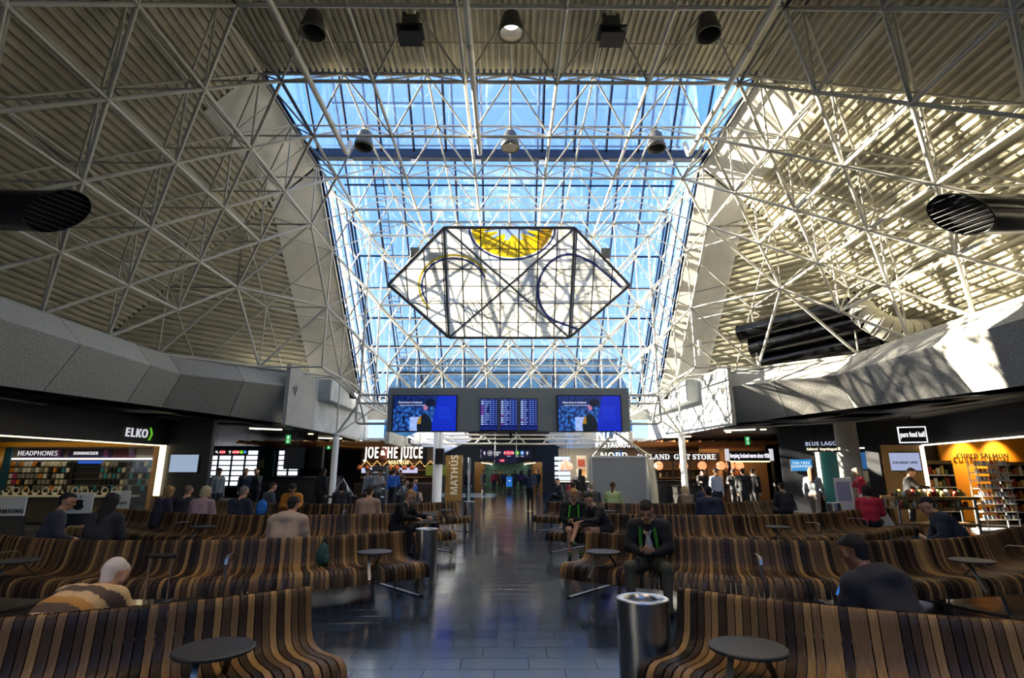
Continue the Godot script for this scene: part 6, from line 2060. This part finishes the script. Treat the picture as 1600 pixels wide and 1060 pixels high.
func make_people():
	var skin = "#c79a7c"; var skin2 = "#b98a6a"; var dark = "#15161a"
	# near ones
	var sp = {"seat": 0.42, "lean": 0.85, "hunch": 0.45, "nod": 0.6, "arms": "knees", "hair": "grey", "bulk": 0.03, "fine": true}
	person("person bent forward in an ochre, cream and brown striped sweater, white hair, seen from behind", W(-3.2, 0, 4.05), PI - 0.05, sp, [skin, "#cfc6ba", "#c9a878", "#2a2c30", dark, "#b5813c", "#5d4a3c"], 0.016, func(q):
		var v = int((0.84 - q.y * 0.54 - q.z * 0.84) / 0.04)
		return [2, 2, 2, 6, 6, 2, 2, 5, 5, 6, 6, 2, 2, 5, 6][clampi(v, 0, 14)])
	var p2 = {"seat": 0.34, "lean": -0.15, "hunch": 0.75, "nod": 0.5, "arms": "phone", "hair": "short", "bulk": 0.035, "hood": true, "fine": true}
	var q2 = person("person in a dark hooded top with a lit phone, back turned, nearest right bench", W(2.62, 0, 4.12), PI + 0.25, p2, ["#8a6048", "#0d0c0c", "#24252b", "#1b2230", dark], 0.016)
	single("phone", "phone with a blue lit screen held by the hooded visitor", "phone", phone_mesh(), glow("#3f7fe0", 0.3), W(2.47, 0.8, 4.45), PI, "")
	var p3 = {"seat": 0.42, "lean": 0.12, "hunch": 0.3, "nod": 0.55, "arms": "phone", "hair": "short", "bulk": 0.03, "spread": 0.17, "fine": true}
	var q3 = person("person in a black jacket with green lining and white shirt, looking down at a phone", W(1.8, 0, 7.58), -0.35, p3, [skin2, "#241810", "#14161a", "#4a4a3e", "#1a1a1a"], 0.016)
	shirt_front(q3, skeleton(p3), "#d8d8d4", "#3f9a2e")
	single("phone", "dark phone held by the visitor in the green-lined jacket", "phone", phone_mesh(), M.black_gloss, W(1.68, 0.95, 7.27), -0.35, "")
	var p4 = {"seat": 0.42, "lean": 0.15, "hunch": 0.2, "nod": 0.4, "arms": "lap", "hair": "tied", "bulk": 0.02, "shorts": true, "legs": "crossed", "fine": true}
	var q4 = person("person with bare crossed legs, dark jacket with green trim and blond tied hair", W(1.28, 0, 12.05), 0.1, p4, [skin, "#a07848", "#1a201c", "#15171a", "#3a4a2a"], 0.018)
	shirt_front(q4, skeleton(p4), "#1f3a24", "#57c23a")
	var p5 = {"seat": 0.42, "lean": 0.5, "hunch": 0.2, "nod": 0.35, "arms": "reach", "hair": "short", "bulk": 0.015, "shorts": true, "stagger": 1.0, "fine": true}
	person("person in a dark long-sleeved shirt and shorts leaning over, facing the aisle", W(1.98, 0, 11.9), -1.15, p5, [skin, "#17120f", "#26282c", "#17191c", "#8fae3a"], 0.018)
	var p6 = {"seat": 0.42, "lean": 0.3, "hunch": 0.25, "nod": 0.35, "arms": "reach", "hair": "tied", "bulk": 0.02, "fine": true}
	person("person in a black jacket with tied fair hair working at a laptop by the aisle", W(-2.4, 0, 12.05), 1.2, p6, [skin, "#9a7648", "#101116", "#0f1014", dark], 0.018)
	var p7 = {"seat": 0.42, "lean": 0.1, "hunch": 0.35, "nod": 0.5, "arms": "lap", "hair": "short", "bulk": 0.04, "hood": true}
	person("person in a beige hooded top with short black hair, back turned, second left bench", W(-3.22, 0, 8.15), PI, p7, [skin2, "#14110f", "#a89684", "#2a2c34", dark], 0.018)
	# seated, backs turned: [u-independent place x, d, facing, pose number, colours, label]
	var back = {"seat": 0.42, "lean": 0.05, "hunch": 0.22, "nod": 0.25, "arms": "lap", "hair": "short", "bulk": 0.03}
	var back_long = {"seat": 0.42, "lean": 0.08, "hunch": 0.2, "nod": 0.2, "arms": "lap", "hair": "long", "bulk": 0.025}
	var back_bob = {"seat": 0.42, "lean": 0.08, "hunch": 0.2, "nod": 0.2, "arms": "lap", "hair": "bob", "bulk": 0.025}
	var list = [
		[-7.0, 8.75, 2.3, back, [skin2, "#0f0e10", "#2b2f3c", "#20242c", dark], "person with short black hair and a dark jacket, leftmost behind the second bench"],
		[-5.98, 8.4, PI, back_long, [skin2, "#0d0b0c", "#23252d", "#20242c", dark], "person with long black hair in a dark grey coat behind the second left bench"],
		[-7.9, 12.9, 2.6, back_bob, [skin, "#8a6a3c", "#2b2438", "#20242c", dark], "person with light brown hair and a purple top, left of the white-haired visitor"],
		[-7.55, 13.2, PI, back, [skin, "#6a5a4a", "#22242a", "#20242c", dark], "person in a dark coat seated right behind the brown-haired visitor"],
		[-6.85, 12.65, PI, back_bob, [skin, "#b0a484", "#9a858c", "#3a3c44", dark], "person with fair bobbed hair in a mauve sweater, back turned"],
		[-6.05, 12.7, PI - 0.2, back, [skin, "#6f6a66", "#1c2436", "#20242c", dark], "person with grey hair in a navy jacket, back turned, third left bench"],
		[-7.25, 17.0, 2.4, back, [skin, "#2a1f18", "#3f4a58", "#20242c", dark], "person in a slate blue shirt behind the navy jacket visitor"],
		[-6.1, 16.0, 0.3, {"seat": 0.42, "lean": 0.1, "hunch": 0.2, "nod": 0.4, "arms": "phone", "hair": "long", "bulk": 0.04}, [skin2, "#17110e", "#b5761e", "#20242c", dark], "person in an orange jacket with long dark hair, facing the viewer"],
		[-5.1, 17.2, PI, back_bob, [skin2, "#1a1513", "#22252c", "#20242c", dark], "person with dark hair and black top behind the orange jacket visitor"],
		[-3.2, 12.75, PI, back, [skin, "#241d18", "#9c8674", "#33343a", dark], "person in a beige shirt with a dark shoulder strap, third left bench"],
		[-3.05, 17.35, PI, back, [skin2, "#2c211a", "#4b545a", "#33343a", dark], "person in a grey t-shirt with brown hair, back turned, farthest left bench"],
		[4.4, 12.5, PI, {"seat": 0.42, "lean": 0.05, "hunch": 0.22, "nod": 0.1, "arms": "lap", "hair": "short", "bulk": 0.055, "hood": true}, [skin2, "#120f0e", "#1c2742", "#20242c", dark], "person in a padded navy hooded jacket, back turned, third right bench"],
		[5.9, 17.0, PI, back, [skin, "#1a1512", "#1f2c4a", "#20242c", dark], "person in a dark blue top behind the padded navy jacket"],
		[5.35, 16.95, PI, {"seat": 0.42, "lean": 0.5, "hunch": 0.2, "nod": 0.3, "arms": "lap", "hair": "bob", "bulk": 0.02}, [skin, "#c2b08a", "#6a5a4a", "#20242c", dark], "fair-haired small visitor just showing behind the farthest right bench"],
		[8.25, 17.0, PI, back, [skin2, "#141210", "#24262e", "#20242c", dark], "person in dark clothes at the outer end of the farthest right bench"],
		[8.35, 13.25, 2.5, back_bob, [skin2, "#1c1412", "#b0203a", "#20242c", dark], "person in a bright red jacket with dark curly hair, third right bench"],
		[6.95, 8.9, -2.0, {"seat": 0.42, "lean": 0.35, "hunch": 0.25, "nod": 0.45, "arms": "phone", "hair": "short", "bulk": 0.045}, [skin, "#120f10", "#1a2232", "#20242c", dark], "person in a dark navy jacket bent over sideways at far right"],
		[3.15, 17.35, PI - 0.2, {"seat": 0.42, "lean": 0.05, "hunch": 0.15, "nod": 0.1, "arms": "lap", "hair": "tied", "bulk": 0.02}, [skin, "#5a4028", "#a9c48a", "#33343a", dark], "person in a pale green top with a bag strap, in front of the kiosk"],
		[2.05, 18.2, PI, back, [skin, "#3a2a20", "#6a5a52", "#33343a", dark], "person with short brown hair behind the farthest right bench, near the aisle"],
		[2.55, 17.6, PI, back, [skin, "#a39a88", "#4a4c50", "#33343a", dark], "person with light grey hair beside the green top visitor"],
		[2.35, 25.8, -1.2, {"seat": 0.45, "lean": 0.15, "hunch": 0.1, "nod": 0.2, "arms": "lap", "hair": "short", "legs": "crossed"}, [skin, "#1a1512", "#1c1e26", "#16181e", dark], "person in dark clothes with crossed legs beside the aisle, far right group"],
		[2.85, 26.2, 0.4, back, [skin, "#2a1c14", "#8a2030", "#2a4a72", dark], "person in a dark red top and jeans, far right group"],
		[3.9, 26.5, 0.2, back_bob, [skin, "#8a6a4a", "#c9c4b8", "#33343a", dark], "person in a white top seated in the far right group"],
		[-4.6, 27.0, 1.2, {"seat": 0.45, "lean": 0.1, "hunch": 0.1, "nod": 0.2, "arms": "lap", "hair": "short", "legs": "crossed"}, [skin, "#2a1c14", "#2456a8", "#c9a080", dark], "person in a blue shirt with crossed legs beside the far white column"],
		[-5.2, 26.8, 1.4, {"seat": 0.45, "lean": 0.45, "hunch": 0.2, "nod": 0.2, "arms": "knees", "hair": "short"}, [skin, "#4a3a2c", "#8a9298", "#33343a", dark], "person in a light grey shirt leaning forward by the far column"],
	]
	for l in list: person(l[5], W(l[0], 0, l[1]), l[2], l[3], l[4], 0.026)
	for q in [[2.35, 25.8], [2.85, 26.2], [3.9, 26.5], [-4.6, 27.0], [-5.2, 26.8]]:
		var t = thing("stool", "small black stool under the %s" % ["crossed-leg visitor at right", "visitor in dark red", "visitor in white at right", "visitor in the blue shirt", "visitor in light grey"][[2.35, 2.85, 3.9, -4.6, -5.2].find(q[0])], "stool", W(q[0], 0, q[1]))
		part(t, "seat", box(Vector3(0.4, 0.05, 0.4), 0.015), M.black, Vector3(0, 0.425, 0))
		for e in [[-1, -1], [-1, 1], [1, -1], [1, 1]]: part(t, "leg", box(Vector3(0.03, 0.4, 0.03), 0.004), M.black, Vector3(e[0] * 0.16, 0.2, e[1] * 0.16))
	# standing and walking
	var st = {"arms": "down", "hair": "short", "bulk": 0.015}
	var st_long = {"arms": "down", "hair": "long", "bulk": 0.015}
	var wk = {"arms": "walk", "legs": "walk", "hair": "short", "bulk": 0.015}
	var wk_long = {"arms": "walk", "legs": "walk", "hair": "long", "bulk": 0.01}
	var busy = {"arms": "reach", "hair": "short", "bulk": 0.02, "nod": 0.45, "lean": 0.12}
	var coat = {"arms": "down", "hair": "short", "bulk": 0.05}
	var stand = [
		[9.45, 17.6, PI - 0.6, wk_long, [skin, "#5a3c28", "#97a0a6", "#a89a8c", dark], "person with long brown hair in a grey sweatshirt walking off, right"],
		[11.45, 18.35, -1.9, {"arms": "reach", "hair": "bob", "bulk": 0.02, "nod": 0.4}, [skin, "#d8c8a8", "#b02a4a", "#c9c4c0", dark], "person in a red and white top standing in the sun at the round column"],
		[11.8, 16.75, 1.2, busy, [skin, "#3a2c22", "#15171a", "#22252b", dark], "person with a black backpack bending over the display table"],
		[7.75, 21.2, 0.2, st, [skin2, "#17110f", "#b9c4dc", "#1c2434", dark], "person in a white and blue jacket standing in front of the globe lamps"],
		[9.05, 21.8, 2.8, coat, [skin2, "#14110f", "#131519", "#17191e", dark], "person in a long black coat, left of the dark group at right"],
		[9.75, 22.6, 2.2, {"arms": "down", "hair": "short", "bulk": 0.045, "nod": 0.2}, [skin, "#1d1613", "#191b20", "#202228", dark], "person in a black padded jacket, right of the dark group"],
		[9.4, 23.6, -0.4, busy, [skin2, "#1a1412", "#2a2c33", "#202228", dark], "person in charcoal leaning on the drinks counter, right"],
		[8.75, 25.6, 0.0, busy, [skin, "#1c1411", "#17181c", "#202228", dark], "person serving behind the drinks counter, right"],
		[0.92, 24.9, PI, {"arms": "lap", "hair": "long", "bulk": 0.03}, [skin2, "#120e0d", "#16233c", "#12141a", dark], "person in a dark blue jacket standing in the aisle, back turned"],
		[-3.35, 35.6, 0.25, wk, [skin2, "#1c1411", "#20242e", "#e2e2de", dark], "person in white trousers and a dark open jacket walking up the aisle"],
		[-2.5, 35.2, -0.2, {"arms": "down", "hair": "short", "bulk": 0.03}, [skin, "#4a3a30", "#1b1c20", "#3a3c40", dark], "person in a black coat holding a white bag beside the totem"],
		[3.0, 24.2, 2.6, {"arms": "down", "hair": "long", "bulk": 0.02, "nod": 0.2}, [skin2, "#14100f", "#17151c", "#16171c", dark], "person with long black hair standing by the far right group"],
		[4.7, 30.6, 0.1, busy, [skin, "#2a1c14", "#d0d4d8", "#33343a", dark], "cook in white behind the open kitchen counter"],
		[-10.15, 19.7, 1.0, {"arms": "down", "hair": "tied", "bulk": 0.02}, [skin2, "#120f0f", "#6f7880", "#20242c", dark], "person in a grey top with dark tied hair beside the shop's end pier"],
		[-10.6, 22.8, 0.3, st, [skin, "#14110f", "#1b2c44", "#1b1e26", dark], "person in a blue jacket silhouetted against the bright blinds, leftmost"],
		[-9.9, 22.3, -0.5, {"arms": "ear", "hair": "short", "bulk": 0.03}, [skin, "#3a2c20", "#2f3238", "#1b1e26", dark], "person holding a phone to the ear before the bright blinds"],
		[-6.75, 20.3, PI - 0.5, {"arms": "down", "hair": "long", "bulk": 0.03, "nod": 0.2}, [skin2, "#100d0d", "#131418", "#17181d", dark], "person with long black hair in black, beside the left white column"],
		[-5.75, 23.2, -0.6, st_long, [skin, "#4a3426", "#9aa4b0", "#1c222c", dark], "person in a pale grey sweater standing behind the glass pyramid"],
		[-5.15, 25.2, PI, wk, [skin2, "#17110f", "#2a5cb4", "#22252c", dark], "person with a bright blue top walking away, left of the aisle"],
		[-4.95, 21.2, 0.9, {"arms": "phone", "hair": "short", "bulk": 0.03, "nod": 0.6, "lean": 0.1}, [skin, "#2c211a", "#7a7f84", "#2c2f36", dark], "person in a grey jacket with a strap looking down, left of the aisle"],
		[-7.6, 31.4, 0.0, busy, [skin, "#1c1411", "#2c2a28", "#202228", dark], "barkeeper in dark clothes at the juice bar, left"],
		[-6.0, 31.4, 0.0, busy, [skin2, "#1c1411", "#3a3230", "#202228", dark], "barkeeper with brown apron at the juice bar, right"],
	]
	for l in stand: person(l[5], W(l[0], 0, l[1]), l[2], l[3], l[4], 0.028)
	# the throng in the far passage
	var tones = ["#8a2436", "#1a1c22", "#2a3c66", "#4a2a5c", "#20242c", "#6a4a2a", "#17181c", "#3a3c42"]
	var tell = ["dark red jacket, left in the throng", "black coat crossing at the passage mouth", "navy top, middle of the throng", "purple jacket, right in the throng", "charcoal coat behind the totem sign", "brown jacket, rightmost in the throng", "black jacket with a case", "dark grey coat, farthest in"]
	for i in 8:
		person("far person in the passage, %s" % tell[i], W([-1.2, -1.9, -0.4, 1.1, 0.5, 1.9, 2.3, -0.8][i], 0, [47.0, 42.0, 49.0, 48.0, 46.2, 47.4, 45.0, 53.0][i]), [0.2, 2.0, 0.1, PI, PI, 0.3, PI, 0.0][i], [st, coat, wk, st_long, coat, st, wk, st][i], [skin, "#1c1512", tones[i], "#1c1e24", dark], 0.028)

func phone_mesh():
	var s = ST()
	bx(s, Vector3.ZERO, Vector3(0.075, 0.15, 0.01), 0.003, Basis(Vector3.RIGHT, -0.7))
	return fin(s)

func shirt_front(o, sk, shirt, lining):
	# open jacket: the shirt shows in front, edged by the lining's collar
	var c = sk.chest; var f = sk.fwd; var u = sk.up
	var s = ST(true)
	var rows = []
	for i in 7:
		var y = 0.08 - i * 0.05
		var row = []
		for j in 5:
			var x = (j - 2) / 2.0
			row.append(c + u * y + Vector3(x * (0.055 + 0.006 * i), 0, 0) + f * (0.142 - 0.02 * x * x))
		rows.append(row)
	for i in 6:
		for j in 4: quad(s, rows[i][j], rows[i][j + 1], rows[i + 1][j + 1], rows[i + 1][j])
	part(o, "shirt", fin(s), cm(shirt))
	for e in [-1.0, 1.0]:
		var l = ST(true)
		var pts = []
		for i in 7: pts.append(c + u * (0.12 - i * 0.055) + Vector3(e * (0.085 + 0.004 * i), 0, 0) + f * (0.125 + 0.004 * i))
		path_tube(l, pts, 0.022, 8)
		part(o, "jacket_lining", fin(l), cm(lining))

func _ready():
	rng.seed = 11
	make_view()
	make_materials()
	make_roof()
	make_skylight()
	make_back_skylight()
	make_frames()
	make_ring()
	make_floor()
	make_shell()
	make_far_hall()
	make_left_shops()
	make_right_shops()
	make_soffit_lights()
	make_board()
	make_picture_glass()
	make_hung()
	make_benches()
	make_props()
	make_people()
